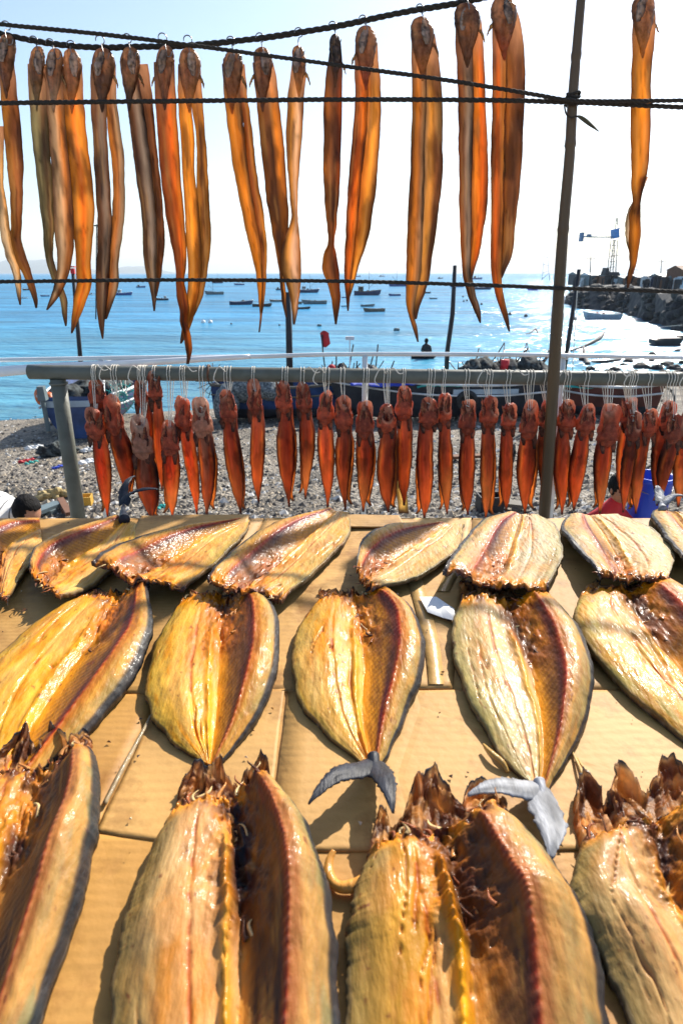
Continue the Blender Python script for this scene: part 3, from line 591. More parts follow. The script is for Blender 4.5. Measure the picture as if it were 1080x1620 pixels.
for i, e in enumerate(EELS):
    k = 0.5; ox = e['ox']; oy = 0; Y = YE + e.get('dy', 0) * 1.8 + (0.010 if i % 2 else -0.007)
    hx0, hx1 = e['hx']; hy = e['hy']; cx = (hx0 + hx1) / 2; hw = (hx1 - hx0) / 2
    root = thing('dried_eel', e['l'], 'dried eel', atY(ox + cx * k, (hy - 45) * k, Y), 'dried eels hanging from hooks')
    mb = MB()
    dark = e.get('dark')
    topc = (.05, .035, .03) if dark else (.42, .20, .10)
    for q, (rows, cols) in enumerate(e['st']):
        cols = [tuple(np.array(c) * (0.9 + 0.25 * rng.random())) for c in cols]
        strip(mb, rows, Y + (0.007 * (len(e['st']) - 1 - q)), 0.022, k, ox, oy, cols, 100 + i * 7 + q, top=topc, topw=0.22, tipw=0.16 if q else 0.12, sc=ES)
    part(mb, 'body', M_eel, root)
    # head: a split skull, two cheeks with a groove, snout at the hook
    mb = MB(); hl = 95 if hw > 22 else 75
    c1 = (.04, .03, .026) if dark else tuple(np.array((.56, .29, .15)) * rng.uniform(.75, 1.2)); c2 = (.07, .04, .03) if dark else (.40, .15, .06)
    sk = rng.uniform(-6, 6)
    strip(mb, [(hy - 42, cx + sk - hw * .3, cx + sk + hw * .35), (hy - 34, cx + sk - hw * .68, cx + sk + hw * .66), (hy - 15, cx - hw * .95 + sk * .4, cx + hw * .92 + sk * .4), (hy + 8, cx - hw * 1.03, cx + hw * 1.0), (hy + 32, cx - hw * .96, cx + hw * .93), (hy + hl * .8, cx - hw * .72, cx + hw * .66), (hy + hl * 1.25, cx - hw * .40, cx + hw * .30), (hy + hl * 1.7, cx - hw * .10, cx + hw * .05)],
          Y - 0.012, 0.046, k, ox, oy, [c1, c2, c1], 300 + i, n=44, m=17, curl=-0.12, tip=tuple(np.array(e['st'][-1][1][1]) * .9), tipw=0.7, wr=0.8, sc=ES)
    part(mb, 'skull', M_eelhead, root)
    # jaw flap lying over one cheek
    mb = MB(); sg = 1 if i % 2 else -1
    strip(mb, [(hy - 30, cx + sg * hw * .1 - 6, cx + sg * hw * .1 + 8), (hy - 8, cx + sg * hw * .2 - 13, cx + sg * hw * .2 + 13), (hy + 18, cx + sg * hw * .3 - 14, cx + sg * hw * .3 + 12), (hy + 45, cx + sg * hw * .4 - 7, cx + sg * hw * .4 + 5)],
          Y - 0.038, 0.016, k, ox, oy, [(.12, .08, .06) if dark else (.58, .46, .38), (.10, .06, .05) if dark else (.36, .22, .16)], 340 + i, n=24, m=9, curl=0.2, tip=None, sc=ES)
    part(mb, 'jaw', M_eelhead, root)
    # pectoral fin sticking out of the shoulder
    mb = MB(); fx = (cx + hw if i % 3 else cx - hw); sg = 1 if i % 3 else -1; fy = hy + 42
    strip(mb, [(fy, fx - sg * 6 - 5, fx - sg * 6 + 7), (fy + 14, fx + sg * 3 - 5, fx + sg * 3 + 5), (fy + 30, fx + sg * 10 - 3, fx + sg * 10 + 3), (fy + 44, fx + sg * 13 - 1, fx + sg * 13 + 1)], Y - 0.006, 0.005, k, ox, oy, [(.5, .3, .12), (.3, .15, .06)], 380 + i, n=14, m=5, tip=None, sc=ES)
    part(mb, 'fin', M_eelhead, root)
    # wire hook over the rope
    hk = atY(ox + (cx + sk * .5) * k, (hy - 40) * k, Y - 0.020)
    px_, py_ = ox + cx * k, (hy - 40) * k
    ry = float(np.interp(px_, [0, 75, 150, 220, 300, 400, 470, 540, 640, 740, 860, 1100], [53, 68, 75, 74, 72, 62, 52, 40, 19, 2, -28, -95]))
    if py_ - ry < 6: ry = py_ - 14
    tp = atY(px_ + rng.uniform(-5, 2), ry, YE - 0.006)
    a = np.linspace(-0.3 * np.pi, 1.05 * np.pi, 9)
    loop = [tp + ES * np.array([0.010 * math.cos(q) - 0.002, 0.002 * math.cos(q), 0.010 * math.sin(q)]) for q in a[::-1]]
    end = hk + ES * np.array([0.004, -0.008, -0.022])
    mb = MB(); mb.tube(loop + [tp * .6 + hk * .4, hk + ES * np.array([0, -0.006, 0.004]), hk + ES * np.array([0.004, -0.012, -0.012]), end, end + ES * np.array([0.007, 0.004, 0.002]), end + ES * np.array([0.011, 0.006, 0.012])], 0.0024, 6, n=60)
    tag(mb.build('wire_hook', M_wire, None), 'bent wire hook through the head of the ' + e['s'], 'hook', 'wire hooks on the sagging rope')

# ================================================================== GUTTED RED FISH on the pipe
def pipe_z(x): return Lp[2] + (x - Lp[0]) / (Rp2[0] - Lp[0]) * (Rp2[2] - Lp[2])
def mouth_head(mb, c, r, az, el, msize, cols, seed, snout=0.5):
    """gaping fish head: an egg pointing up with the mouth pushed in, lip ring, gill covers and eyes"""
    m_dir = np.array([math.sin(az) * math.cos(el), -math.cos(az) * math.cos(el), math.sin(el)])
    n, k = 40, 48
    th = np.linspace(0.01, np.pi - 0.01, n)[:, None]; ph = np.linspace(0, 2 * np.pi, k, endpoint=False)[None]
    D = np.stack([np.sin(th) * np.cos(ph), np.sin(th) * np.sin(ph), np.cos(th) + 0 * ph], -1)
    dm = np.arccos(np.clip(D @ m_dir, -1, 1))
    rad = 1 + snout * sstep(0.55, 1.0, D[..., 2]) ** 1.3 + 0.34 * (fbm(D[..., 0] * 2.2 + 5, D[..., 2] * 2.2 + D[..., 1], seed) - .5) + .10 * (fbm(D[..., 0] * 9 + 5, D[..., 2] * 9 + D[..., 1] * 4, seed) - .5)
    inner = 1 - sstep(msize * 0.62, msize, dm)
    lip = np.exp(-((dm - msize * 1.08) / 0.13) ** 2)
    rad = rad * (1 - 0.62 * inner) + 0.15 * lip
    gill = np.exp(-((D[..., 2] + 0.30 + 0.15 * np.abs(D[..., 0])) / 0.10) ** 2); rad = rad + 0.10 * gill - 0.12 * np.exp(-((D[..., 2] + 0.52) / 0.09) ** 2)
    P = np.array(c) + D * np.array(r) * rad[..., None]
    f = fbm(D[..., 0] * 4 + seed, D[..., 2] * 4 + D[..., 1] * 2, seed + 2)[..., None]
    Cc = np.array(cols[0]) * (1 - f) * 1.1 + np.array(cols[1]) * f * 1.1
    Cc = Cc * (1 - 0.55 * gill[..., None] * 0.6)
    Cc = Cc * (1 - lip[..., None] * .8) + np.array(cols[2]) * lip[..., None] * .8
    Cc = Cc * (1 - inner[..., None]) + np.array((0.10, 0.012, 0.008)) * inner[..., None]
    for sx in (-1, 1):
        ed = np.array([sx * .75, -.62, .22]); ed /= np.linalg.norm(ed); e = np.exp(-(np.arccos(np.clip(D @ ed, -1, 1)) / 0.13) ** 2)[..., None]
        Cc = Cc * (1 - e * .9)
    mb.grid(P, Cc, closed=True)

# (head x, head top y, tail x, tail y, width px, gape azimuth, flap side, depth, label)
RF = [
 (155, 606, 170, 716, 34, 0.2, 0, .02, 'pale-headed red fish mostly hidden behind two others next to the corner post'),
 (181, 638, 201, 790, 40, 0.6, 1, -.012, 'red fish with a broad lumpy two-lobed head, second from the corner post'),
 (151, 652, 172, 819, 37, -0.4, 0, -.022, 'long dark red fish hanging nearest to the corner post'),
 (224, 606, 244, 745, 30, 0.5, 0, .02, 'red fish hidden behind the long pale-streaked fish, head showing above it'),
 (246, 596, 257, 776, 28, 0.3, 0, .0, 'slim brown fish hung highest, its head touching the pipe'),
 (225, 672, 240, 822, 44, 0.0, 0, -.025, 'broad brown fish with pale streaks hung low over the cardboard'),
 (269, 672, 273, 820, 38, 0.4, 0, -.012, 'vivid scarlet fish hung low with its head below its neighbours'),
 (291, 637, 311, 814, 36, -0.5, 0, .012, 'dark-headed fish with glowing orange tail behind the pale-mouthed one'),
 (320, 640, 328, 815, 40, 0.1, 1, -.014, 'red fish with a pale mouth and a tan flap along one side'),
 (361, 622, 378, 813, 38, -0.3, 1, 0, 'dark red fish with a glossy spot and a side flap, by the net drum'),
 (403, 613, 411, 795, 33, 0.4, 0, 0, 'short dark fish hanging alone before the grey net drum'),
 (449, 609, 457, 802, 38, 0.5, 1, 0, 'dark-headed fish with a thin bright edge, before the blue boat'),
 (481, 611, 486, 790, 34, -0.4, 0, 0, 'evenly red-brown fish under the white rail post'),
 (515, 624, 517, 803, 34, 0.8, 0, 0, 'slim red-brown fish with a pointed snout beside the white rail post'),
 (543, 636, 546, 808, 36, 0.1, 1, -.01, 'brown fish with a swollen collar and one bright edge'),
 (577, 642, 575, 810, 40, 0.2, 0, 0, 'brown fish with a slanting string across its open mouth'),
 (639, 618, 640, 800, 36, -0.3, 0, .012, 'orange-headed fish with a pale yellow split flap below'),
 (611, 642, 614, 810, 40, 0.15, 1, -.014, 'wide fish with a round black open mouth and bright orange belly edge'),
 (702, 630, 707, 814, 32, 0.25, 0, .006, 'fish with a dark gaping mouth and a thread-thin black tail'),
 (678, 634, 669, 820, 40, -0.2, -1, -.014, 'broad fish with white string tied across its snout and a bright split side'),
 (739, 638, 740, 815, 36, -0.1, 0, 0, 'fish hanging alone with a tail thinning to a dark point'),
 (772, 632, 768, 822, 34, 0.25, 0, -.01, 'fish with a round ringed mouth showing a red tongue'),
 (804, 642, 799, 808, 34, 0.3, -1, 0, 'fish with string wrapped round its jaw and a glowing split tail'),
 (836, 644, 830, 813, 38, 0.0, 0, 0, 'dark plum-coloured fish next to the bamboo pole'),
 (864, 640, 866, 796, 36, 0.2, 0, .02, 'fish half hidden behind the bamboo pole'),
 (895, 640, 886, 814, 36, 0.1, -1, .0, 'two-headed looking dark fish on the crane side of the bamboo pole'),
 (926, 644, 908, 808, 40, 0.2, -1, -.008, 'fish with a pale striped jaw and a yellow glowing side'),
 (961, 652, 948, 812, 44, -0.5, -1, -.012, 'broad tan fish with a long dark gill flap, before the red shirt'),
 (993, 634, 981, 780, 34, 0.3, 0, .018, 'red fish hanging behind the ringed-mouth fish above the blue bucket'),
 (1001, 654, 986, 811, 30, 0.2, 0, -.012, 'slim fish with a ringed red mouth overlapping the blue bucket'),
 (1026, 650, 1003, 812, 34, 0.1, 0, 0, 'slanting brown fish with a curled black tail across the bucket'),
 (1054, 642, 1036, 800, 36, 0.0, -1, .012, 'orange fish behind another, its tail beside the bucket rim'),
 (1064, 660, 1047, 795, 36, 0.5, 0, -.014, 'fish with a black open mouth close to the picture border'),
 (1086, 650, 1072, 803, 40, 0.0, 0, 0, 'bright orange fish cut off by the picture border'),
]
for i, (hx, hy, tx, ty, wd, az, flap, dy, lab) in enumerate(RF):
    Y = YR - 0.020 + dy * Q; k = mpp(Y, 700)
    root = thing('gutted_fish', lab, 'dried fish', atY(hx, hy, Y), 'red fish hanging from the pipe')
    L_ = ty - hy; hw_ = wd / 2.0 * rng.uniform(.74, .86); h = wd / 2.0 * rng.uniform(.72, .84)
    hh = max(44, wd * 1.2) * rng.uniform(.85, 1.1)       # head length in px
    red = i in (6, 2, 7); pale = i in (5, 8)
    top = (0.27, 0.065, 0.035) if not red else (.36, .07, .035)
    a1 = np.array((.56, .085, .024)) * rng.uniform(.75, 1.15); a2 = np.array((.50, .085, .038)) * rng.uniform(.75, 1.2); a3 = np.array((.66, .19, .045)) * rng.uniform(.8, 1.15)
    if pale: a2 = np.array((.42, .2, .13)); top = (.34, .15, .10)
    if red: a1 = np.array((.62, .06, .02)); a2 = np.array((.55, .07, .03))
    edge = (.04, .012, .007); dk_ = rng.uniform(.55, 1.4)
    bw_ = rng.uniform(-3.5, 3.5)
    def cxat(f): return hx + (tx - hx) * f + bw_ * math.sin(f * 5 + i)
    prof = [(.16, .70), (.24, .72), (.32, .80), (.42, .95), (.52, 1.0), (.62, .95), (.72, .80), (.82, .58), (.90, .34), (.955, .17), (1.0, .13)]
    pk_ = rng.uniform(-.07, .07); pa_ = rng.uniform(.86, 1.08); prof = [(a_ + pk_ * math.sin(math.pi * min(1, max(0, (a_ - .16) / .84))), b_ * (pa_ if .4 < a_ < .8 else 1)) for a_, b_ in prof]
    if not flap and i % 3 != 1: flap = 1 if i % 2 else -1; fs_ = rng.uniform(.5, 1.0); ft_ = rng.uniform(3, 9)
    else: fs_ = 1.1; ft_ = rng.uniform(2, 8)
    mb = MB()
    if flap:
        rows = [(hy + L_ * f, cxat(f) + flap * fs_ * h * p * .30 - h * p * .62 + flap * ft_ * f * f, cxat(f) + flap * fs_ * h * p * .50 + h * p * .62 + flap * ft_ * f * f) for f, p in [(a_, b_) for a_, b_ in prof if a_ < .97]]
        rows[-1] = (rows[-1][0], cxat(.95) + flap * (h * .35 + ft_) - 2.0, cxat(.95) + flap * (h * .35 + ft_) + 2.5)
        strip(mb, rows, Y + 0.020, 0.012, 1, 0, 0, [edge, a3 * 1.1, a3, a3 * 1.1, edge], 500 + i, n=60, m=13, top=top, topw=.3, wr=.25, tipw=.1, sc=Q)
    rows = [(hy + L_ * f, cxat(f) - h * p * (.95 if flap > 0 else 1.0), cxat(f) + h * p * (.95 if flap < 0 else 1.0)) for f, p in prof]
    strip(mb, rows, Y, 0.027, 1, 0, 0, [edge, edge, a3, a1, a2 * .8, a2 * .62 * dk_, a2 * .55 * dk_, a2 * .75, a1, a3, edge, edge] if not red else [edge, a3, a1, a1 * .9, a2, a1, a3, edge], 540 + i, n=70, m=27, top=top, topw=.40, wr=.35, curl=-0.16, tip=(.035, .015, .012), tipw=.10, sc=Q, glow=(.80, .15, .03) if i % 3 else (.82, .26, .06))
    if i == 16:
        strip(mb, [(690, 626, 640), (740, 622, 640), (790, 628, 644), (812, 630, 646)], Y + .02, .010, 1, 0, 0, [(.6, .35, .12), (.75, .48, .14)], 77, n=30, m=9, wr=.3, sc=Q)
    part(mb, 'body', M_rfish, root)
    hc = atY(hx, hy + hh * .60, Y - 0.007)
    mb = MB()
    hk_ = rng.uniform(.7, 1.25); hcol = ((.22 * hk_, .030 * hk_, .016 * hk_), (.68 * hk_, .14 * hk_, .055 * hk_), (.82, .40, .24)) if not pale else ((.40, .14, .08), (.62, .30, .19), (.75, .52, .38))
    mouth_head(mb, hc, (hw_ * k * .95, hw_ * k * .72, hh * .44 * k), az * 1.6 + rng.uniform(-.5, .5), R(rng.uniform(28, 40) if i in (17, 18, 21, 22, 29, 32) else rng.uniform(58, 78)), rng.uniform(.40, .48) if i in (17, 18, 21, 22, 29, 32) else rng.uniform(.24, .36), hcol, 600 + i, snout=rng.uniform(.45, .95))
    part(mb, 'head', M_rhead, root)
    # torn jaw bones standing up round the string
    mb = MB()
    for q in range(3):
        jx = hx + (q - 1) * h * rng.uniform(.25, .6); lean = rng.uniform(-5, 5); jt = hy + rng.uniform(-5, 4); jw = h * rng.uniform(.22, .42)
        strip(mb, [(jt, jx + lean - 1, jx + lean + 1.2), (jt + hh * .22, jx + lean * .4 - jw * .8, jx + lean * .4 + jw * .7), (jt + hh * .42, jx - jw, jx + jw), (jt + hh * .66, jx - jw * .5, jx + jw * .5)], Y - .017 - .017 * (q != 1), .014, 1, 0, 0, [(.70, .26, .13), (.30, .06, .03), (.12, .03, .018)] if q != 1 else [(.2, .04, .02), (.55, .13, .06), (.75, .4, .26)], 760 + i * 3 + q, n=22, m=9, tip=None, wr=.6, curl=.25, sc=Q)
    part(mb, 'jaw', M_rhead, root)
    # gill flaps at the shoulders
    mb = MB(); gy = hy + hh * .95
    for sg in (-1, 1):
        strip(mb, [(gy - 8, hx + sg * h * .45 - 5, hx + sg * h * .45 + 4), (gy, hx + sg * h * .55 - 5, hx + sg * h * .55 + 4), (gy + 10 + 9 * rng.random(), hx + sg * h * .52 - 2, hx + sg * h * .52 + 2)], Y - .017, .009, 1, 0, 0, [(.10, .03, .02), (.3, .1, .05)], 700 + i, n=14, m=7, tip=(.03, .015, .01), tipw=.4, wr=.3, sc=Q)
    part(mb, 'gill_flap', M_rhead, root)
    # string loop over the pipe
    mb = MB(); xt = atY(hx + rng.uniform(-2, 2), 590, YR)[0]; zp = pipe_z(xt)
    knot = atY(hx, hy + 4, Y - 0.017)
    for q in range(2 + i % 2):
        dx = (q - .7) * 0.0147 + rng.uniform(-.0035, .0035); rr = r + 0.0035
        a = np.linspace(-0.1 * np.pi, 1.1 * np.pi, 16)
        over = [np.array([xt + dx + .001 * math.sin(3 * z_), YR + rr * math.cos(z_), zp + rr * math.sin(z_)]) for z_ in a]
        mb.tube([knot + [dx * .3, .02, 0], over[0] + [0, 0, -0.017]] + over + [over[-1] + [0, 0, -.02], knot + [dx * .5 + .0035, -.0035, 0], knot + [dx * .4, -.010, -.028]], 0.0020, 5, n=70)
    a = np.linspace(0, 2 * np.pi, 18); mb.tube(np.stack([knot[0] + .012 * np.cos(a), knot[1] + .010 * np.sin(a), knot[2] + .0035 * np.sin(2 * a)], 1), .0026, 5, caps=False)
    if i % 4 == 1:   # loose end curling off the knot on the pipe
        s0 = np.array([xt, YR - r - .006, zp + .020])
        mb.tube([s0, s0 + [-.028, -.014, .028], s0 + [-.05, -.017, .004], s0 + [-.062, -.017, -.038], s0 + [-.038, -.017, -.062]], .0028, 5, n=30)
    if i % 5 == 2:
        s0 = np.array([xt, YR - r - .006, zp + .03]); mb.tube([s0, s0 + [.035, -.014, .02], s0 + [.066, -.017, -.007], s0 + [.09, -.017, -.004]], .0028, 5, n=26)
    part(mb, 'string', M_string, root)

# ================================================================== SPLIT FISH on the cardboard
DS = np.array((.020, .024, .032)); SK = np.array((.06, .07, .075))
def patch(mb, P, th, Ctop, Cbot, floor=None):
    """closed shell from a grid of top points: the underside hangs th below, rims closed"""
    n, m = P.shape[:2]; Q = P.copy(); Q[..., 2] -= th
    if floor is not None: Q[..., 2] = np.maximum(Q[..., 2], floor); Q[..., 2] = np.minimum(Q[..., 2], P[..., 2] - 0.001)
    b0 = mb.n; mb.grid(P, Ctop); mb.grid(Q, Cbot, flip=True)
    a = [(0, j) for j in range(m)] + [(i, m - 1) for i in range(1, n)] + [(n - 1, j) for j in range(m - 2, -1, -1)] + [(i, 0) for i in range(n - 2, 0, -1)]
    I = [b0 + i * m + j for i, j in a]; tot = n * m
    mb.f += [(I[q], I[q] + tot, I[(q + 1) % len(I)] + tot, I[(q + 1) % len(I)]) for q in range(len(I))]; mb.m += [0] * len(I)

def mixc(A, B, f): return A * (1 - f[..., None]) + np.asarray(B) * f[..., None]

M_jaw = mat('dried_head_tissue', attr=True, rough=0.36, spec=0.35, noise=0.25, nscale=50, bump=0.35, bscale=110, rvar=0.14, transl=0.62)
def split_fish(label, Lp_, Rp_, seed, H=0.05, HL=0.042, s0=.70, s1=.40, c0=.04, flip=False, flesh=(.60, .37, .13), pink=0.0, grey=0.0, cav=0.42, dark=0.5, edge=0.014, wallk=1.0, nv=170, nu=110, zb=0.812, rag=1.0, gutk=1.0, lift=None, wet=0.0):
    """an opened fish lying skin down: left fillet, belly valley, rib wall up to the backbone, right fillet.
    Lp_/Rp_ trace its two edges in the photo from head to tail"""
    if seed < 30: H *= .78; HL *= .74
    else: HL *= .86
    L = spline(Lp_, nv); Rr = spline(Rp_, nv)
    zbs = zb + ((0.024 if flip else 0.0) if lift is None else lift) * 1.1 * (1 - sstep(0, .34, np.linspace(0, 1, nv)))
    Lw = np.array([atz(x, y, z_) for (x, y), z_ in zip(L, zbs)]); Rw = np.array([atz(x, y, z_) for (x, y), z_ in zip(Rr, zbs)])
    u = np.linspace(-1, 1, nu); v = np.linspace(0, 1, nv); U, V = np.meshgrid(u, v)
    if flip: Lw, Rw = Rw, Lw      # seen head towards us: its left edge is on our right
    W = np.linalg.norm(Rw - Lw, axis=1)
    ax = np.gradient((Lw + Rw) / 2, axis=0); ax /= np.linalg.norm(ax, axis=1)[:, None] + 1e-9
    P = Lw[:, None] * (1 - (U[..., None] + 1) / 2) + Rw[:, None] * (U[..., None] + 1) / 2
    # ragged outline along the sides and a torn edge at the head
    Wn = np.clip(W / W.max(), 0.1, 1)[:, None]
    side = (Rw - Lw) / (W[:, None] + 1e-9)
    P += side[:, None] * ((0.010 * (fbm(V * 14, np.sign(U) * 3, seed, 4) - 0.5)) * np.sign(U) * np.abs(U) ** 6)[..., None]
    jag = rag * (0.034 * (fbm(U * 5, 0.5, seed + 1, 4) - 0.5)) * (1 - sstep(0.0, 0.16, V))
    P += ax[:, None] * jag[..., None]
    wig = fbm(V * 3, 0, seed + 2) - 0.5
    c = c0 + 0.10 * wig
    s = s0 + (s1 - s0) * V + 0.06 * (fbm(V * 4, 1, seed + 3) - .5)
    tail = (1 - 0.62 * sstep(0.45, 1.0, V)) * Wn ** 0.5
    headlow = 1 - 0.25 * (1 - sstep(0, 0.12, V))
    # left fillet
    a = np.clip((U + 1) / (c + 1), 0, 1)
    hl = edge + (HL - edge) * np.sin(np.pi * np.clip(a, 0, 1) ** 0.85) ** 0.75
    HL = HL * .74; hl = edge + (HL - edge) * np.clip(np.sin(np.pi * a ** 0.80), 0, 1) ** 0.95
    hl = np.where(a > 0.5, 0.008 + (HL - 0.008) * np.clip(np.sin(np.pi * a ** 0.80), 0, 1) ** 0.9, hl)
    # rib wall and right fillet
    b = np.clip((U - c) / np.maximum(s - c, 0.05), 0, 1)
    hr = 0.004 + (H - 0.004) * (b ** (1.35 * wallk))
    d = np.clip((U - s) / np.maximum(1 - s, 0.05), 0, 1)
    he = edge + 0.024 * (1 - V)
    hr = np.where(U > s, he + (H - he) * np.cos(d * np.pi / 2) ** 0.8 + 0.006 * np.sin(d * np.pi), hr)
    h = np.where(U < c, hl, hr) * tail * headlow
    spine = np.exp(-((U - s) / 0.035) ** 2); beads = 0.5 + 0.5 * np.sin(V * (210 + 20 * (seed % 3)) + 9 * fbm(V * 14, 2, seed + 51)) * (.35 + .9 * fbm(V * 30, 5, seed + 52))
    h += spine * (0.0012 + 0.0013 * beads) * (1 - sstep(.92, 1, V))
    ribs = np.sin((V * 46 + (U - s) * 9) * 2.2 * np.pi / 2 * 1.3 + fbm(U * 3, V * 6, seed + 31) * 4)
    h += 0.0004 * ribs * sstep(0, .25, b) * (b < .95) * (1 - .6 * V)
    h += 0.00014 * np.sin((V * 40 - d * 4) * np.pi + 3 * fbm(U * 3, V * 5, seed + 33)) * (U > s) * sstep(0, .2, d) * (1 - sstep(.8, 1, d))
    # muscle folds, splits in the meat and small lumps
    h += (0.010 if seed < 30 else .018) * (fbm(U * 2.2, V * 3.2, seed + 5, 2) - 0.5) * tail
    fold = np.abs(fbm(U * 3.2 + V * .8, V * 1.3, seed + 6, 3) - 0.5) + .05 * sstep(.42, .6, vnoise(U * 3, V * 4, seed + 61)); h -= 0.0050 * np.exp(-(fold / 0.012) ** 2) * (U < c) * (a > .12)
    lat = np.exp(-((U + 0.42 + 0.10 * (fbm(V * 5, 7, seed + 7) - .5) - 0.12 * V) / 0.022) ** 2); h -= 0.0026 * lat * sstep(.08, .2, V)
    cavm = np.exp(-((U - c - .08) / 0.30) ** 2) * (1 - sstep(cav * .6, cav * 1.15, V))
    lump = fbm(U * 9, V * 20, seed + 8, 4)
    h += cavm * 0.022 * (lump - 0.42)
    h += 0.0011 * (fbm(U * 16, V * 24, seed + 9, 3) - 0.5)
    gut = np.exp(-((U - c + 0.10 + .10 * (fbm(V * 6, 3, seed + 10) - .5)) / 0.05) ** 2) * sstep(.1, .3, V) * (1 - sstep(.85, 1, V)); h += gutk * gut * 0.006 * (0.4 + fbm(V * 18, 2, seed + 11))
    head = (1 - sstep(0.0, 0.10, V)); h += head * 0.020 * (fbm(U * 10, V * 16, seed + 12, 4) - 0.42)
    lf = (0.024 if flip else 0.0) if lift is None else lift
    P[..., 2] = TZ + 0.013 + np.maximum(h, 0.001) + lf * (1 - sstep(0, .34, V)) * (.55 + .9 * fbm(U * 2, 1, seed + 71))
    # ---------------------------------------------------------------- colour of the flesh itself
    n1 = fbm(U * 3, V * 5, seed + 13); n2 = fbm(U * 8 + 4, V * 9, seed + 14); n3 = fbm(U * 16, V * 6, seed + 15)
    F = np.array(flesh)
    C = np.tile(F, (nv, nu, 1)) * (0.75 + 0.5 * n1)[..., None]
    C = mixc(C, (.66, .26, .07), sstep(.44, .66, n2) * .7); C = mixc(C, (.70, .46, .24), sstep(.5, .68, fbm(U * 4 + 8, V * 3, seed + 41)) * .6); C = mixc(C, (.40, .13, .045), sstep(.56, .70, fbm(U * 5 + 2, V * 3.5, seed + 42)) * .5)
    C = mixc(C, (.68, .52, .34), np.full(U.shape, pink) * sstep(.35, .6, n1))
    C = mixc(C, (.34, .33, .26), np.clip(grey * (.5 + n3) , 0, .75))
    olive = np.exp(-((U + 1) / .30) ** 2); C = mixc(C, (.25, .24, .09) if seed < 30 else (.20, .165, .075), np.exp(-((U + 1) / (.30 if seed < 30 else .42)) ** 2) * (.5 if seed < 30 else .85))
    C = mixc(C, (.32, .05, .02), lat * sstep(.5, .62, fbm(V * 12, 4, seed + 16)) * .8)
    C = mixc(C, (.30, .06, .03), np.exp(-(fold / 0.010) ** 2) * (U < c) * .55)
    C = mixc(C, (.70, .36, .05), gut * .65)
    # rib wall: tan, darker toward the backbone, fine rib stripes
    wall = (U > c) * (U < s)
    Wc = np.array((.56, .29, .10)) * (0.7 + .6 * n1)[..., None]; Wc = mixc(Wc, (.20, .075, .03), sstep(.1, .75, ribs * .5 + .5) * .45 * sstep(.1, .4, b))
    C = np.where(wall[..., None], Wc, C)
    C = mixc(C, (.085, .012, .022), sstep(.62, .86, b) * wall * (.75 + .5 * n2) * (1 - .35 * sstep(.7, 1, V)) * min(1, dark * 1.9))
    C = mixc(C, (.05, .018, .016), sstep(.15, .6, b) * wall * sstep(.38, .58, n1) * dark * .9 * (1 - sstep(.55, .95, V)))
    memb = {31: 1.15, 32: 1.25, 33: .85, 34: .95}.get(seed, .42); mf = np.clip(sstep(.05, .5, b) * sstep(.22, .50, fbm(U * 6, V * 2.2, seed + 81)) * (1 - sstep(.35 if seed < 30 else .8, .75 if seed < 30 else 1.1, V)) * memb, 0, .96) * wall
    C = mixc(C, np.array((.028, .014, .011)), mf); C = mixc(C, np.array((.30, .17, .06)), mf * sstep(.60, .72, fbm(U * 18, V * 5, seed + 82)) * .6)
    # right fillet: greyish tan with oblique muscle lines
    out = U > s
    Oc = (np.array((.50, .31, .13) if seed < 30 else (.46, .28, .12)) * (1 - .5 * grey) + np.array((.36, .36, .32)) * .5 * grey) * (0.78 + .44 * n1)[..., None]
    Oc = mixc(Oc, (.36, .17, .07), sstep(.3, 1, np.sin((V * 40 - d * 4) * np.pi + 3 * fbm(U * 3, V * 5, seed + 33)) * .6 + n3 * .5) * .30 * (1 - sstep(.6, 1, d)))
    Oc = mixc(Oc, (.19, .195, .11) if seed > 30 else (.24, .23, .13), sstep(.25, .9, d) * (.85 if seed > 30 else .65)); Oc = mixc(Oc, (.30, .12, .05), sstep(.5, .7, n3) * .35); Oc = mixc(Oc, (.62, .33, .13), sstep(.45, .65, n2) * .5)
    C = np.where(out[..., None], Oc, C)
    C = mixc(C, (.32, .045, .03), spine * .9 * (.6 + .5 * n2)); C = mixc(C, (.55, .25, .17), spine * sstep(.6, .95, beads) * .4)
    C = mixc(C, (.30, .06, .03), np.exp(-((U - s - .07) / .05) ** 2) * out * .5)
    # cavity and torn head edge
    cc = np.array((.40, .15, .04)) * (.4 + 1.3 * lump)[..., None]; C = mixc(C, cc, np.clip(cavm * 1.15, 0, .93) * (.3 + .7 * sstep(.3, .6, n2 * .5 + lump * .5)))
    C = mixc(C, (.040, .014, .010), cavm * sstep(.40, .56, n1) * dark * 1.1 * (1 - gut)); C = mixc(C, (.03, .012, .010), np.exp(-((U - .12) / .5) ** 2) * (1 - sstep(.02, .16, V)) * sstep(.38, .55, n2) * .9 * (0 if flip else 1))  # dark cavity; shade at the head end painted in, except on the far row
    hd = mixc(np.tile((.60, .26, .07), (nv, nu, 1)) * (.4 + 1.2 * fbm(U * 9, V * 30, seed + 17))[..., None], (.10, .03, .016), sstep(.5, .65, n2) * 1.0)
    C = mixc(C, hd, (1 - sstep(0.03, 0.13, V + .07 * (n2 - .5))) * .92)
    # blood spots
    C = mixc(C, (.12, .03, .02), sstep(.76, .82, fbm(U * 13 + 7, V * 26, seed + 18, 4)) * .7)
    lum = C.mean(-1, keepdims=True); C = np.clip(lum + (C - lum) * (1.42 if seed < 30 else 1.22), 0.004, 1) * (np.array((.84, .80, .70)) if seed > 30 else np.array((.84, .77, .62)) if pink < .5 else np.array((.80, .76, .68)))
    # dark skin rolled over the rims
    rim = sstep(np.where(U > 0, .90, .945), np.where(U > 0, .94, .975), np.abs(U) + .02 * (n2 - .5)); C = mixc(C, DS * .75, rim * np.where(U > 0, .95, .55))
    Cb = np.tile(DS, (nv, nu, 1)) * (0.6 + 1.6 * n3)[..., None]
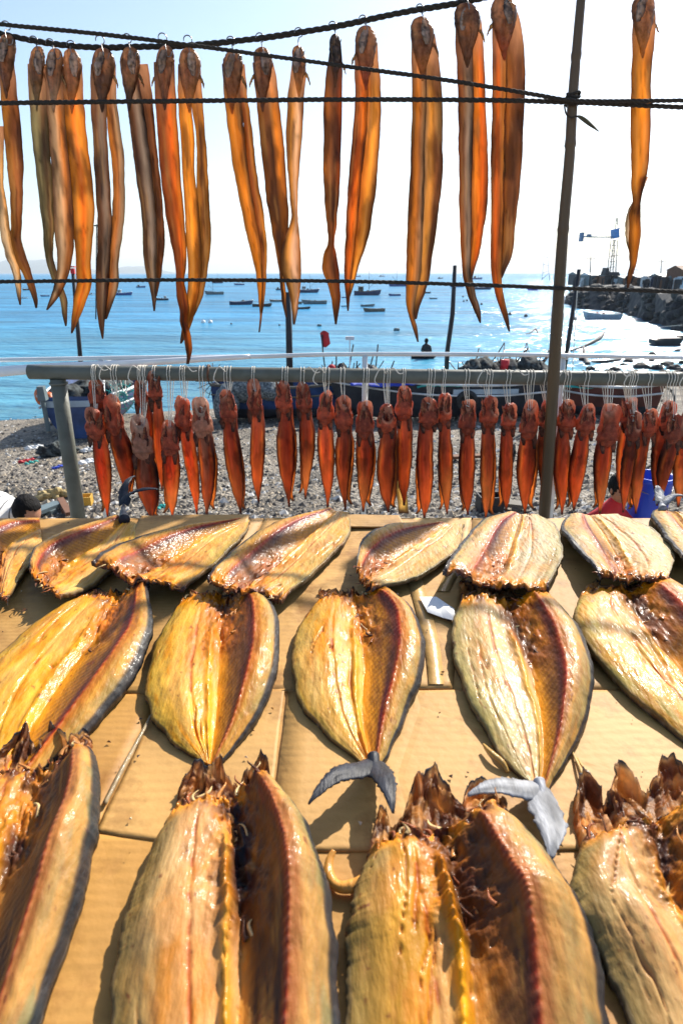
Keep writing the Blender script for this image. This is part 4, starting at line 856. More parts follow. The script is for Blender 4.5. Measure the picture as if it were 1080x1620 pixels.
    Cb = mixc(Cb, (.30, .31, .31), sstep(.55, .75, fbm(U * 12, V * 30, seed + 19)) * .5)
    ctr = (Lw[nv // 2] + Rw[nv // 2]) / 2
    root = thing('split_fish', label, 'split fish', (ctr[0], ctr[1], TZ + 0.01), 'split fish drying on the cardboard')
    mb = MB(); patch(mb, P, 0.010, C, Cb, floor=None if flip else TZ + 0.0105); part(mb, 'body', M_flesh, root)
    # shreds of meat and skin standing up from the torn head end and the cavity
    r_ = np.random.default_rng(seed); mb = MB()
    nh = int((7 if flip else 16) * rag)
    for q in range(nh + (3 if flip else 7)):
        if q < nh: iv, iu = r_.integers(0, 6), r_.integers(6, nu - 6)
        else: iv, iu = r_.integers(6, int(nv * cav)), int(nu * (.5 + c0 / 2 + r_.uniform(-.02, .14)))
        p = P[iv, iu]; ln = r_.uniform(.008, .024); az = math.atan2(-ax[iv][1], -ax[iv][0]) + r_.uniform(-.9, .9); up = r_.uniform(.0, .4) * ln; wd = r_.uniform(.0012, .004)
        dr = np.array([math.cos(az), math.sin(az), 0]); sd_ = np.array([-dr[1], dr[0], 0]); G = []
        for t_ in np.linspace(0, 1, 7):
            w_ = wd * (1 - t_) ** .6 + .0004; cpt = p + dr * ln * t_ + np.array([0, 0, up * math.sin(t_ * 1.9) - .002]) + sd_ * .006 * math.sin(t_ * 3 + q)
            G.append([cpt - sd_ * w_, cpt + [0, 0, w_ * .7], cpt + sd_ * w_, cpt - [0, 0, w_ * .5]])
        base = np.array([(.52, .22, .06), (.30, .09, .03), (.66, .45, .2), (.10, .04, .02)][r_.integers(0, 4)])
        mb.grid(np.array(G), base * r_.uniform(.7, 1.2), closed=True)
    o = part(mb, 'shredded_flesh', M_flesh, root); o['kind'] = 'stuff'
    return root, P

def crown(root, P0, peaks, seed):
    """the torn head end: teeth of cartilage and jaw growing out of the body's first row; peaks = (apex px, base corner, base corner, height, tone)"""
    B = P0[0]; n = len(B); L0, R0 = B[0], B[-1]; ln2 = ((R0 - L0)[:2] ** 2).sum(); u = np.linspace(0, 1, n); nt = 46
    inw = P0[3] - P0[0]; t = np.linspace(0, 1, nt)[:, None]; vec = np.zeros((n, 3)); wt = np.zeros(n); tone = np.zeros(n); ctr = np.zeros(n)
    base_d = np.linalg.norm(R0 - L0)
    vec[:] = -inw / (np.linalg.norm(inw, axis=1)[:, None] + 1e-9) * base_d * .05 * (.4 + 1.2 * fbm(u * 14, 1, seed))[:, None]
    for q, (ap, b0, b1, zt, tn) in enumerate(peaks):
        zt = TZ + (zt - TZ) * .42
        m = (atz(b0[0], b0[1], B[:, 2].mean()) + atz(b1[0], b1[1], B[:, 2].mean())) / 2
        uk = float(np.clip(((m - L0)[:2] * (R0 - L0)[:2]).sum() / ln2, .05, .95)); wk = float(np.clip(.62 * np.linalg.norm(atz(b1[0], b1[1], .82) - atz(b0[0], b0[1], .82)) / math.sqrt(ln2), .07, .30))
        A = atz(ap[0], ap[1], zt); k = int(uk * (n - 1)); d = A - B[k]
        f = np.clip(1 - (np.abs(u - uk) / wk) ** 1.25, 0, 1) ** .8 * (1 + .30 * (fbm(u * 26, q, seed + 3) - .5))
        sel = f > wt; vec[sel] = d * f[sel, None] + vec[sel] * (1 - f[sel, None]); wt[sel] = f[sel]; tone[sel] = tn
    U = np.tile(u, (nt, 1)); T_ = np.tile(t, (1, n))
    G = B[None] + [0, 0, -.002] + vec[None] * t[..., None] - inw[None] * .6 * (1 - t)[..., None]
    lat = (R0 - L0) / base_d
    G += lat * (.020 * base_d / .2 * (fbm(U * 11, T_ * 3, seed + 5, 4) - .5) * T_)[..., None]
    rel = wt[None] * np.sin(np.pi * T_) 
    G[..., 2] += -.018 * rel + .030 * (fbm(U * 9, T_ * 4, seed + 6, 4) - .5) * np.sin(np.pi * np.clip(T_ * .9 + .05, 0, 1)) * (.35 + wt[None])
    G[..., 2] = np.maximum(G[..., 2], TZ + .014)
    f1 = fbm(U * 9, T_ * 3, seed + 7); f2 = fbm(U * 24, T_ * 8, seed + 8); f3 = fbm(U * 14 + 5, T_ * 5, seed + 9)
    C = np.tile((.74, .38, .12), (nt, n, 1)) * (.65 + .9 * f2)[..., None]
    C = mixc(C, (.48, .16, .045), sstep(.42, .60, f1) * .75)
    C = mixc(C, (.74, .46, .24), sstep(.50, .64, f3) * .75)
    C = mixc(C, (.10, .03, .015), sstep(.50, .62, fbm(U * 12 + 9, T_ * 4, seed + 10)) * .9)
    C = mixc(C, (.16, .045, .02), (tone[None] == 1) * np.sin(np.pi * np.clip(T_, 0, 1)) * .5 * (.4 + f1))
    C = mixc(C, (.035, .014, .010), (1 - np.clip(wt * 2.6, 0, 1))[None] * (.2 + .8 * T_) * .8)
    C = mixc(C, DS * 1.4, sstep(.94, .99, T_ + .10 * (f2 - .5)) * np.clip(wt * 2, 0, 1)[None])
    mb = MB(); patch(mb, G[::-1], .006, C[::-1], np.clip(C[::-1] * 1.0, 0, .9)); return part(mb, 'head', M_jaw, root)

def tail_fin(root, stem, tips, seed, silver=False, zt=0.03):
    """forked tail: two tapering rayed lobes growing out of a narrow stem (photo pixels)"""
    mb = MB(); base = np.array((.026, .029, .040)) if not silver else np.array((.27, .275, .29))
    z = TZ + .022
    for q, path in enumerate(tips):
        S = spline(path, 40); u = np.linspace(-1, 1, 13); P = []
        W = np.array([atz(x, y, z) for x, y in S[:, :2]]); T_ = np.gradient(W, axis=0); T_ /= np.linalg.norm(T_, axis=1)[:, None]
        N_ = np.stack([-T_[:, 1], T_[:, 0], 0 * T_[:, 0]], 1)
        t = np.linspace(0, 1, 40)
        wpx = S[:, 2] * np.linalg.norm(atz(S[0, 0] + 1, S[0, 1], z) - W[0])
        Pg = W[:, None] + N_[:, None] * (u[None, :, None] * wpx[:, None, None] * (1 + (.55 * (fbm(t * 30, q, seed, 3) - .5) * np.clip(t * 2, 0, 1))[:, None, None] * (np.abs(u) > .85)[None, :, None]))
        Pg[..., 2] = z + zt * np.sin(t * 2.2)[:, None] * (.5 + .5 * t)[:, None] + .006 * (1 - u ** 2)[None] * (1 - t)[:, None] + .0004 * np.sin(u * 34)[None] * (t > .15)[:, None] + .002 * (fbm(u[None] * 2 + 3, t[:, None] * 6, seed + q) - .5)
        Cc = np.tile(base, (40, 13, 1)) * (.6 + .9 * fbm(u[None] * 5, t[:, None] * 4, seed + 4 + q))[..., None]
        Cc = Cc * (0.8 + .25 * np.sin(u * 34))[None, :, None]
        patch(mb, Pg, .0022, Cc, Cc * .8)
    p = [atz(x, y, z + .006) for x, y, _ in stem]; k = np.linalg.norm(atz(stem[0][0] + 1, stem[0][1], z) - atz(stem[0][0], stem[0][1], z))
    mb.tube(p, [stem[0][2] * k * .60, stem[1][2] * k * .5, stem[2][2] * k * .22], 12, base * 1.1, n=16)
    return part(mb, 'tail_fin', M_fin, root)

# ---- far row (tails away from us)
f, _ = split_fish('slanting split fish cut off at the border in the far row beside the crouching man', [(-20, 935), (-30, 860), (10, 826), (62, 816)], [(10, 945), (45, 900), (66, 868), (66, 850)], 11, H=.040, HL=.034, flip=True, s0=.62, s1=.5, pink=.35, flesh=(.62, .36, .15))
f, _ = split_fish('far row split fish whose forked grey tail rises against the beach', [(48, 908), (62, 872), (120, 838), (180, 812)], [(92, 948), (150, 925), (205, 875), (217, 826)], 12, H=.045, HL=.036, flip=True, s0=.6, s1=.5, pink=.4)
tail_fin(f, [(197, 822, 15), (195, 808, 9), (196, 798, 7)], [[(196, 800, 8), (205, 795, 9), (225, 795, 7), (252, 794, 2)], [(196, 800, 7), (197, 790, 7), (204, 782, 5), (216, 772, 1)]], 1, zt=.05)
f, _ = split_fish('long far row split fish with a black curled front edge beside a cardboard flap', [(150, 905), (200, 878), (290, 838), (385, 815)], [(290, 932), (345, 895), (385, 850), (395, 820)], 13, H=.045, HL=.036, flip=True, s0=.58, s1=.5, pink=.25, flesh=(.62, .40, .16), edge=.026)
f, _ = split_fish('large far row split fish with a long purple backbone, centred on the table edge', [(328, 928), (380, 880), (440, 832), (515, 802)], [(445, 948), (510, 900), (552, 850), (551, 808)], 14, H=.050, HL=.042, flip=True, s0=.62, s1=.5, pink=.3, flesh=(.64, .42, .2), edge=.022)
f, _ = split_fish('small far row split fish with a dark slit between its two round fillets', [(565, 905), (572, 870), (620, 836), (690, 824)], [(588, 932), (660, 920), (722, 875), (734, 826)], 15, H=.040, HL=.040, flip=True, s0=.62, s1=.5, pink=.45, flesh=(.60, .44, .26), grey=.1, edge=.024)
f, _ = split_fish('pale grey-backed split fish in the far row at the foot of the bamboo pole', [(702, 918), (725, 880), (762, 830), (800, 808)], [(865, 935), (887, 890), (880, 838), (852, 812)], 16, H=.046, HL=.044, flip=True, s0=.52, s1=.42, pink=.75, flesh=(.58, .46, .30), grey=.35, edge=.026)
f, _ = split_fish('round pale split fish in the far row in front of the person in red', [(945, 918), (905, 880), (884, 845), (900, 812)], [(1055, 915), (1064, 885), (1030, 840), (975, 812)], 17, H=.044, HL=.044, flip=True, s0=.5, s1=.42, pink=.6, flesh=(.60, .44, .26), grey=.2, edge=.026)
f, _ = split_fish('pale split fish in the far row cut off at the border beyond the blue bucket', [(1078, 895), (1046, 858), (1030, 822), (1036, 803)], [(1190, 905), (1170, 860), (1130, 825), (1090, 808)], 18, H=.04, HL=.04, flip=True, s0=.5, s1=.42, pink=.5, grey=.2, flesh=(.60, .44, .26))
tail_fin(f, [(1048, 806, 12), (1046, 800, 9), (1045, 794, 8)], [[(1045, 798, 8), (1040, 790, 7), (1036, 780, 2)], [(1045, 798, 8), (1060, 795, 7), (1078, 797, 2)]], 2, silver=True)

# ---- middle row (heads away from us)
f, fp = split_fish('wide slanting yellow split fish in the middle row with a black bloodline', [(125, 945), (40, 1000), (-60, 1110), (-70, 1250)], [(236, 930), (240, 1020), (190, 1105), (60, 1225)], 21, H=.055, HL=.045, s0=.72, s1=.55, flesh=(.62, .38, .13), dark=.7)
crown(f, fp, [((140, 925), (112, 965), (165, 962), 0.828, 0), ((212, 925), (190, 965), (238, 955), 0.838, 1), ((188, 935), (165, 962), (195, 965), 0.833, 2)], 900)
f, fp = split_fish('yellow split fish without a visible tail, second whole one in the middle row', [(290, 948), (248, 1020), (231, 1100), (262, 1160), (318, 1200)], [(405, 940), (438, 985), (440, 1060), (405, 1140), (344, 1204)], 22, H=.055, HL=.050, s0=.70, s1=.42, flesh=(.62, .38, .14), dark=.8)
crown(f, fp, [((310, 940), (286, 968), (332, 965), 0.843, 0), ((412, 932), (382, 965), (428, 960), 0.853, 1), ((345, 942), (330, 970), (368, 968), 0.838, 2), ((374, 940), (356, 968), (388, 970), 0.838, 2)], 901)
f, fp = split_fish('split fish with a dark forked tail lying on bare cardboard mid table', [(505, 945), (468, 1005), (462, 1060), (490, 1130), (572, 1202)], [(606, 940), (655, 985), (672, 1050), (645, 1125), (603, 1206)], 23, H=.056, HL=.050, s0=.74, s1=.46, flesh=(.62, .38, .15), dark=.75, pink=.2)
crown(f, fp, [((508, 928), (494, 966), (528, 966), 0.848, 0), ((546, 933), (528, 968), (576, 966), 0.853, 1), ((598, 932), (578, 970), (628, 962), 0.860, 0)], 902)
tail_fin(f, [(590, 1196, 17), (592, 1212, 15), (588, 1228, 20)], [[(592, 1206, 16), (572, 1234, 19), (530, 1262, 13), (489, 1306, 1.5)], [(588, 1206, 15), (600, 1240, 19), (611, 1276, 13), (620, 1320, 2)]], 3, zt=.045)
f, fp = split_fish('big pale split fish with a silver forked tail and a long split in its fillet', [(728, 950), (714, 1015), (735, 1095), (785, 1180), (845, 1244)], [(862, 945), (915, 1015), (938, 1085), (918, 1160), (864, 1248)], 24, H=.058, HL=.048, s0=.62, s1=.42, c0=.08, flesh=(.62, .48, .26), dark=.8, pink=.55, grey=.2)
crown(f, fp, [((738, 918), (724, 965), (775, 960), 0.840, 2), ((800, 922), (775, 962), (828, 960), 0.838, 1), ((856, 925), (828, 962), (880, 955), 0.850, 0)], 903)
tail_fin(f, [(852, 1236, 16), (856, 1252, 14), (852, 1268, 22)], [[(858, 1248, 18), (826, 1262, 20), (780, 1270, 14), (737, 1284, 2)], [(850, 1246, 18), (858, 1292, 25), (867, 1336, 20), (866, 1384, 3)]], 4, silver=True, zt=.035)
f, fp = split_fish('split fish lying slanted in the middle row with a ribbed dark cavity, cut off', [(922, 938), (908, 985), (960, 1065), (1060, 1150), (1180, 1225)], [(1055, 925), (1120, 975), (1190, 1060), (1220, 1150), (1200, 1228)], 25, H=.055, HL=.048, s0=.55, s1=.4, c0=.0, flesh=(.62, .46, .2), dark=.8, pink=.3)
crown(f, fp, [((938, 915), (918, 955), (968, 952), 0.838, 0), ((1012, 918), (975, 955), (1050, 950), 0.840, 1)], 904)

# ---- near row (heads away from us, bodies running out of the picture)
f, fp = split_fish('nearest big split fish cut off at the border, black bloodline along its backbone', [(-30, 1225), (-120, 1350), (-190, 1500), (-210, 1700)], [(150, 1195), (162, 1290), (125, 1440), (20, 1690)], 31, H=.066, HL=.05, s0=.70, s1=.50, c0=-.02, flesh=(.64, .30, .08), dark=.9, cav=.6, nv=200, rag=.6, zb=.82)
crown(f, fp, [((42, 1134), (-25, 1255), (28, 1258), 0.893, 0), ((82, 1140), (42, 1240), (98, 1232), 0.888, 1), ((131, 1148), (112, 1240), (158, 1225), 0.893, 0)], 905)
f, fp = split_fish('nearest big split fish with a dark hollow beside its red backbone', [(272, 1275), (218, 1390), (178, 1520), (172, 1700)], [(428, 1240), (490, 1330), (528, 1460), (538, 1700)], 32, H=.070, HL=.055, s0=.70, s1=.50, c0=.10, flesh=(.66, .33, .14), dark=1.0, cav=.75, pink=.3, nv=200, rag=.6, zb=.82, gutk=2.2)
crown(f, fp, [((316, 1199), (270, 1300), (330, 1292), 0.888, 0), ((346, 1198), (326, 1290), (376, 1285), 0.883, 1), ((406, 1190), (380, 1275), (440, 1258), 0.898, 1)], 906)
f, fp = split_fish('nearest big split fish with lumpy yellow guts under the silver tail of another', [(582, 1340), (556, 1420), (548, 1520), (545, 1720)], [(800, 1290), (885, 1390), (945, 1500), (985, 1720)], 33, H=.066, HL=.052, s0=.50, s1=.42, c0=.0, flesh=(.68, .34, .08), dark=.85, cav=.8, nv=200, rag=.8, zb=.82, gutk=3.2)
crown(f, fp, [((681, 1207), (640, 1320), (725, 1300), 0.888, 1), ((755, 1232), (728, 1300), (800, 1292), 0.873, 2), ((600, 1268), (580, 1370), (632, 1360), 0.843, 0)], 907)
f, fp = split_fish('nearest big split fish with a sharp pointed jaw beside the bamboo side border', [(918, 1330), (905, 1420), (965, 1530), (1060, 1720)], [(1120, 1270), (1190, 1380), (1260, 1500), (1330, 1720)], 34, H=.062, HL=.056, s0=.62, s1=.5, c0=.10, flesh=(.64, .36, .15), dark=.9, cav=.6, pink=.35, nv=200, rag=.7, zb=.82)
crown(f, fp, [((918, 1215), (912, 1320), (978, 1300), 0.878, 0), ((970, 1200), (975, 1290), (1030, 1275), 0.888, 1), ((1050, 1192), (1030, 1275), (1100, 1270), 0.893, 1)], 908)

mb = MB(); r_ = np.random.default_rng(5)
for q in range(420):
    x_, y_ = r_.uniform(-.9, .9), r_.uniform(.33, 1.58); sz = r_.uniform(.0012, .0045) * (2 if r_.random() < .06 else 1); a_ = r_.uniform(0, 6.28)
    V = [np.array([x_ + sz * math.cos(a_ + k_ * 2.1) * r_.uniform(.6, 1.3), y_ + sz * math.sin(a_ + k_ * 2.1) * r_.uniform(.6, 1.3), TZ + .0125 + .0006 * k_]) for k_ in range(3)] + [np.array([x_, y_, TZ + .0135 + sz * .5])]
    mb.add(V, [(0, 1, 3), (1, 2, 3), (2, 0, 3)], [(.12, .05, .02), (.45, .22, .06), (.62, .5, .35), (.05, .04, .035)][r_.integers(0, 4)])
tag(mb.build('crumbs', M_flesh, None, False), kind='stuff')
# scraps of dried gut and straw left on the cardboard
M_scrap = M_flesh
mb = MB(); mb.tube([atz(x, y, TZ + z) for x, y, z in ((528, 1346, .022), (521, 1362, .018), (520, 1384, .016), (534, 1402, .016), (556, 1402, .018), (575, 1390, .022))], [.003, .005, .0065, .006, .007, .005], 12, (.66, .30, .06), n=40)
tag(mb.build('gut_scrap', M_scrap, None), 'curled orange scrap of dried gut on bare cardboard beside the guts fish', 'scrap')
mb = MB(); mb.tube([atz(x, y, TZ + z) for x, y, z in ((764, 1178, .018), (778, 1192, .020), (794, 1206, .018), (803, 1222, .012))], [.002, .004, .004, .002], 8, (.50, .30, .08), n=24)
tag(mb.build('gut_scrap', M_scrap, None), 'thin yellow sliver of fish beside the pale fish with a silver tail', 'scrap')
mb = MB(); mb.tube([atz(x, y, TZ + .014) for x, y in ((166, 1272), (195, 1215), (222, 1165), (240, 1130))], [.003, .0035, .003, .002], 6, (.30, .22, .12), n=24)
tag(mb.build('straw', M_scrap, None), 'dry straw lying along the slanting seam between two cardboard sheets', 'straw')
for q, (x0, y0, x1, y1) in enumerate(((905, 1190, 930, 1265), (912, 1200, 942, 1255))):
    mb = MB(); mb.tube([atz(x0, y0, TZ + .012), atz((x0 + x1) / 2 + 4, (y0 + y1) / 2, TZ + .02), atz(x1, y1, TZ + .012)], .0022, 6, (.5, .33, .12), n=12)
    tag(mb.build('straw', M_scrap, None), ('longer' if q == 0 else 'shorter') + ' dry straw by the sharp pointed jaw near the silver tail', 'straw')

# ================================================================== BOATS AT SEA
P_navy = paint('navy_paint', (.012, .030, .085), .45); P_blue = paint('blue_paint', (.02, .075, .26), .4); P_dark = paint('tarred_wood', (.022, .022, .026), .7)
P_wood = paint('weathered_wood', (.13, .115, .09), .75); P_whitep = paint('white_boat_paint', (.62, .64, .64), .4); P_grey = paint('grey_green_paint', (.12, .16, .17), .6)
P_red = paint('red_cloth', (.50, .02, .03), .7); P_black = paint('black_rubber', (.012, .012, .013), .6); P_rust = paint('rusty_iron', (.16, .07, .035), .8)
P_pale = paint('pale_blue_paint', (.34, .42, .48), .5); P_orange = paint('orange_plastic', (.62, .13, .02), .5); P_teal = paint('teal_tarp', (.02, .34, .30), .5); P_tarp = paint('blue_tarp', (.015, .05, .42), .5)
P_yellow = paint('yellow_plastic', (.62, .36, .05), .5)
def hull(Ln, B, D, sheer=.35, n=22, m=13, bow=1.0, stern=.72, thick=.05):
    """a lofted open hull, stern at -x, bow at +x, keel at z=0"""
    rows_o = []; rows_i = []
    for i in range(n):
        t = i / (n - 1); x = (t - .5) * Ln
        b = B / 2 * (stern + (1 - stern) * min(1, t * 3.2)) * (1 - max(0, (t - .55) / .45) ** 2.4) + .01
        top = D * (1 + sheer * (max(0, t - .35) / .65) ** 2 * bow + sheer * .30 * max(0, .25 - t) / .25)
        kz = D * .55 * max(0, (t - .82) / .18) ** 2
        a = np.linspace(-1, 1, m); y = np.sign(a) * np.abs(a) ** .7 * b; z = kz + (top - kz) * np.abs(a) ** 2.0
        rows_o.append(np.stack([np.full(m, x + .10 * Ln * (max(0, (t - .8) / .2)) * 0 + .05 * Ln * (z / D) * (t > .8) * (t - .8) / .2), y, z], 1))
        rows_i.append(np.stack([rows_o[-1][:, 0] * .985, y * (1 - thick * 2), np.maximum(z * (1 - .02), D * .34 + (top - D) * .4)], 1))
    return np.array(rows_o), np.array(rows_i)
def place(mb, c, yaw):
    cz, sz = math.cos(yaw), math.sin(yaw); M_ = np.array([[cz, sz, 0], [-sz, cz, 0], [0, 0, 1]])
    mb.v = [v @ M_ + np.array(c) for v in mb.v]; return mb
def make_boat(label, c, Ln, yaw, m_hull, kind='open', seed=0, draft=.3, group='small boats moored in the bay', m_top=None, name='fishing_boat'):
    r_ = np.random.default_rng(seed); B = Ln * .30; D = Ln * (.165 if kind == 'open' else .19)
    c = np.array(c, float); root = thing(name, label, 'boat', c, group)
    O, I = hull(Ln, B, D); base = c - np.array([0, 0, D * draft])
    mb = MB(); mb.grid(O, flip=True); mb.grid(I)
    mb.grid(np.stack([O[:, 0], I[:, 0]], 1)); mb.grid(np.stack([I[:, -1], O[:, -1]], 1)); mb.grid(np.stack([O[0], I[0]], 0), flip=True)
    part(place(mb, base, yaw), 'hull', m_hull, root)
    mb = MB(); mb.tube(O[:, 0] + [0, 0, D * .03], Ln * .010, 5); mb.tube(O[:, -1] + [0, 0, D * .03], Ln * .010, 5); part(place(mb, base, yaw), 'gunwale', m_top or P_whitep, root)
    def put(nm, mt, fn):
        mb = MB(); fn(mb); part(place(mb, base, yaw), nm, mt, root)
    for q in range(2): put('thwart', P_wood, lambda m_: m_.box((Ln * (-.18 + .30 * q), 0, D * .72), (Ln * .05, B * .86, D * .06)))
    if kind in ('cabin', 'trawler'):
        cx = -Ln * .24
        put('cabin', m_top or P_whitep, lambda m_: (m_.box((cx, 0, D * 1.42), (Ln * .20, B * .62, D * .95), taper=.93), m_.box((cx, 0, D * 1.95), (Ln * .24, B * .72, D * .10))))
        put('window_band', P_black, lambda m_: m_.box((cx, 0, D * 1.60), (Ln * .203, B * .64, D * .26), taper=.98))
    if kind in ('trawler', 'mast'):
        put('mast', P_dark, lambda m_: (m_.tube([(Ln * .08, 0, D * .4), (Ln * .08, 0, D * 5.0)], [Ln * .010, Ln * .006], 6), m_.tube([(Ln * .08, 0, D * 1.6), (Ln * .36, 0, D * 3.2)], Ln * .006, 5), m_.tube([(Ln * .08, 0, D * 4.7), (Ln * .47, 0, D * 1.5)], Ln * .002, 4)))
        put('winch', P_rust, lambda m_: m_.tube([(Ln * .22, -B * .2, D * 1.05), (Ln * .22, B * .2, D * 1.05)], Ln * .035, 10))
    if kind != 'open' or seed % 2:
        put('gear', P_dark if seed % 3 else P_rust, lambda m_: [m_.sphere((Ln * r_.uniform(-.1, .3), B * r_.uniform(-.2, .2), D * .95), (Ln * r_.uniform(.03, .07), B * .16, D * r_.uniform(.2, .5)), 6, 9, fn=lambda D_: 1 + .3 * (fbm(D_[..., 0] * 3 + 4, D_[..., 2] * 3, seed) - .5)) for _ in range(4)])
    if kind == 'motor':
        put('outboard_motor', P_black, lambda m_: (m_.box((-Ln * .52, 0, D * 1.25), (Ln * .05, Ln * .045, D * .7), taper=.8), m_.box((-Ln * .525, 0, D * .5), (Ln * .02, Ln * .02, D * 1.0)), m_.tube([(-Ln * .50, 0, D * 1.35), (-Ln * .42, 0, D * 1.5)], Ln * .006, 5)))
    return root
def sea_boat(x, y, wpx, label, m_hull, kind, seed, flip=False, ang=.12, m_top=None):
    p = atz(x, y, SEA); Ln = wpx * np.linalg.norm(p - CAM) / FPX / math.hypot(1, (x - 540) / FPX) / max(.5, math.cos(ang)) * math.cos(math.atan((810 - y) / FPX))
    return make_boat(label, p, Ln, ang + (math.pi if flip else 0), m_hull, kind, seed, m_top=m_top)
SB = [
 (43, 459, 12, 'tiny dark boat between the two tails of the two-tailed eel', P_dark, 'cabin', 1),
 (72, 469, 12, 'small blue boat low in the water just past the two-tailed eel', P_blue, 'open', 3),
 (39, 472, 9, 'tiny white dinghy below the dark boat near the two-tailed eel', P_whitep, 'open', 2),
 (143, 466, 8, 'tiny white boat peeking out beside the bright orange eel tail', P_whitep, 'cabin', 5),
 (196, 467, 25, 'blue boat with a white wheelhouse moored near the dark-striped eel', P_blue, 'cabin', 4),
 (223, 455, 13, 'little blue boat farther out between the dark-striped and slanting eels', P_blue, 'cabin', 6),
 (257, 475, 18, 'black boat with a dark wheelhouse beside the dark slanting eel tail', P_dark, 'cabin', 7),
 (344, 448, 17, 'blue two-masted boat near the horizon past the amber slit eel', P_navy, 'trawler', 8),
 (379, 451, 15, 'blue open boat near the horizon just before the slim slanting eel', P_blue, 'open', 9),
 (340, 466, 26, 'grey boat with people or gear aboard next to the amber eel tail', P_grey, 'mast', 11),
 (381, 482, 34, 'navy boat heaped with gear, nearest to the slim slanting eel', P_navy, 'gear', 10),
 (414, 485, 29, 'dark open boat partly behind the tip of the slim slanting eel', P_dark, 'open', 12),
 (443, 459, 13, 'dark blue boat half behind the wide brown eel tail', P_navy, 'cabin', 14),
 (437, 477, 19, 'brown wooden boat left loose before the thick mast top', P_wood, 'open', 13),
 (466, 481, 22, 'brown wooden boat behind the mast below the thin twisted eel', P_wood, 'open', 15),
 (488, 463, 30, 'navy trawler with a tall mast beside the thin twisted eel', P_navy, 'trawler', 16),
 (498, 481, 37, 'long grey-green open boat next to the black-headed eel tail', P_grey, 'open', 17),
 (479, 489, 21, 'dark low boat nearest the shore by the mast top', P_dark, 'open', 18),
 (545, 471, 9, 'blue stub of a boat between the black-headed and dark-edged eels', P_blue, 'open', 19),
 (544, 485, 9, 'small dark boat just under the tip of the dark-edged eel', P_dark, 'open', 20),
 (567, 438, 7, 'speck of a blue boat right at the horizon', P_blue, 'cabin', 21),
 (604, 438, 9, 'speck of a pale boat with mast at the horizon', P_pale, 'trawler', 22),
 (580, 467, 40, 'navy trawler with one tall mast between the dark-edged and pale-striped eels', P_navy, 'trawler', 24),
 (624, 468, 18, 'small blue open boat beside the pale-striped eel', P_blue, 'open', 23),
 (629, 453, 27, 'blue boat half behind the pale-striped eel close to the low rope', P_blue, 'mast', 25),
 (581, 485, 21, 'flat grey raft-like boat just beyond the wooden dinghy', P_grey, 'open', 26),
 (592, 493, 32, 'weathered wooden dinghy floating alone in open water', P_wood, 'open', 27),
 (674, 464, 13, 'dark boat tucked beside the edge of the pale-striped eel', P_dark, 'cabin', 28),
 (685, 473, 12, 'thin grey skiff between the pale-striped eel and a mast', P_grey, 'open', 29),
 (696, 441, 8, 'speck of a dark boat at the horizon beside the mast', P_dark, 'cabin', 30),
 (722, 454, 22, 'blue boat by the low rope just past the crooked mast', P_blue, 'open', 31),
 (754, 442, 15, 'blue boat with two masts at the horizon above the hooked eel tail', P_blue, 'trawler', 32),
 (763, 458, 27, 'navy boat just under the rope between the hooked tail and highest eel', P_navy, 'open', 34),
 (842, 459, 16, 'bright blue boat beside the bamboo pole', P_tarp, 'open', 33),
 (905, 462, 12, 'dark boat at the tip of the rocky breakwater', P_dark, 'open', 35),
 (952, 505, 54, 'pale blue motor boat with a black outboard below the breakwater', P_pale, 'motor', 36),
]
for q, (x, y, wd, lab, mh, kd, sd_) in enumerate(SB):
    sea_boat(x, y, wd, lab, mh, kd, sd_, flip=(sd_ % 2 == 1) if kd != 'motor' else True, ang=(0.05 + .1 * (sd_ % 4)) if kd != 'motor' else -.12, m_top=P_whitep if sd_ % 3 == 1 else (P_pale if kd == 'motor' else P_wood))
# floats
M_float = paint('float_plastic', (.72, .72, .70), .4)
for x, y, wd, m_, lab in ((322, 511, 9, M_float, 'white float, one of a pair, nearer the amber eel'), (333, 511, 9, M_float, 'white float, one of a pair, nearer the slim eel'), (366, 513, 4, P_black, 'tiny black float under the slim slanting eel'),
                     (442, 515, 4, P_black, 'tiny black float beside the thick mast'), (505, 516, 8, P_grey, 'grey box float near the black-headed eel'), (627, 523, 10, P_grey, 'pale grey box float near the pale-striped eel'),
                     (732, 470, 4, P_black, 'upper black float of three beside the hooked eel'), (733, 477, 4, P_black, 'lower black float of three beside the hooked eel'), (738, 476, 4, P_dark, 'black float of three closest to the hooked eel'),
                     (761, 482, 5, P_black, 'black float right of the hooked eel tip'.replace('right of', 'beyond')), (806, 498, 7, P_dark, 'dark float beside the highest eel tip'), (831, 501, 7, P_dark, 'dark float next to the bamboo pole'), (908, 506, 8, P_dark, 'round dark float by the motor boat')):
    p = atz(x, y, SEA); rr = wd * .38 * np.linalg.norm(p - CAM) / FPX; box = 'box' in lab
    mb = MB()
    if box: mb.box(p + [0, 0, rr * .3], (rr * 2, rr * 1.4, rr * 1.1), rz=.2); mb.box(p + [0, 0, rr * .88], (rr * 1.7, rr * 1.1, rr * .1), rz=.2)
    else: mb.sphere(p + [0, 0, rr * .35], (rr, rr, rr * .9), 10, 14); mb.tube([p + [0, 0, rr * 1.1], p + [0, 0, rr * 1.45]], rr * .22, 6)
    tag(mb.build('mooring_float', m_, None), lab, 'float', 'floats on the water')

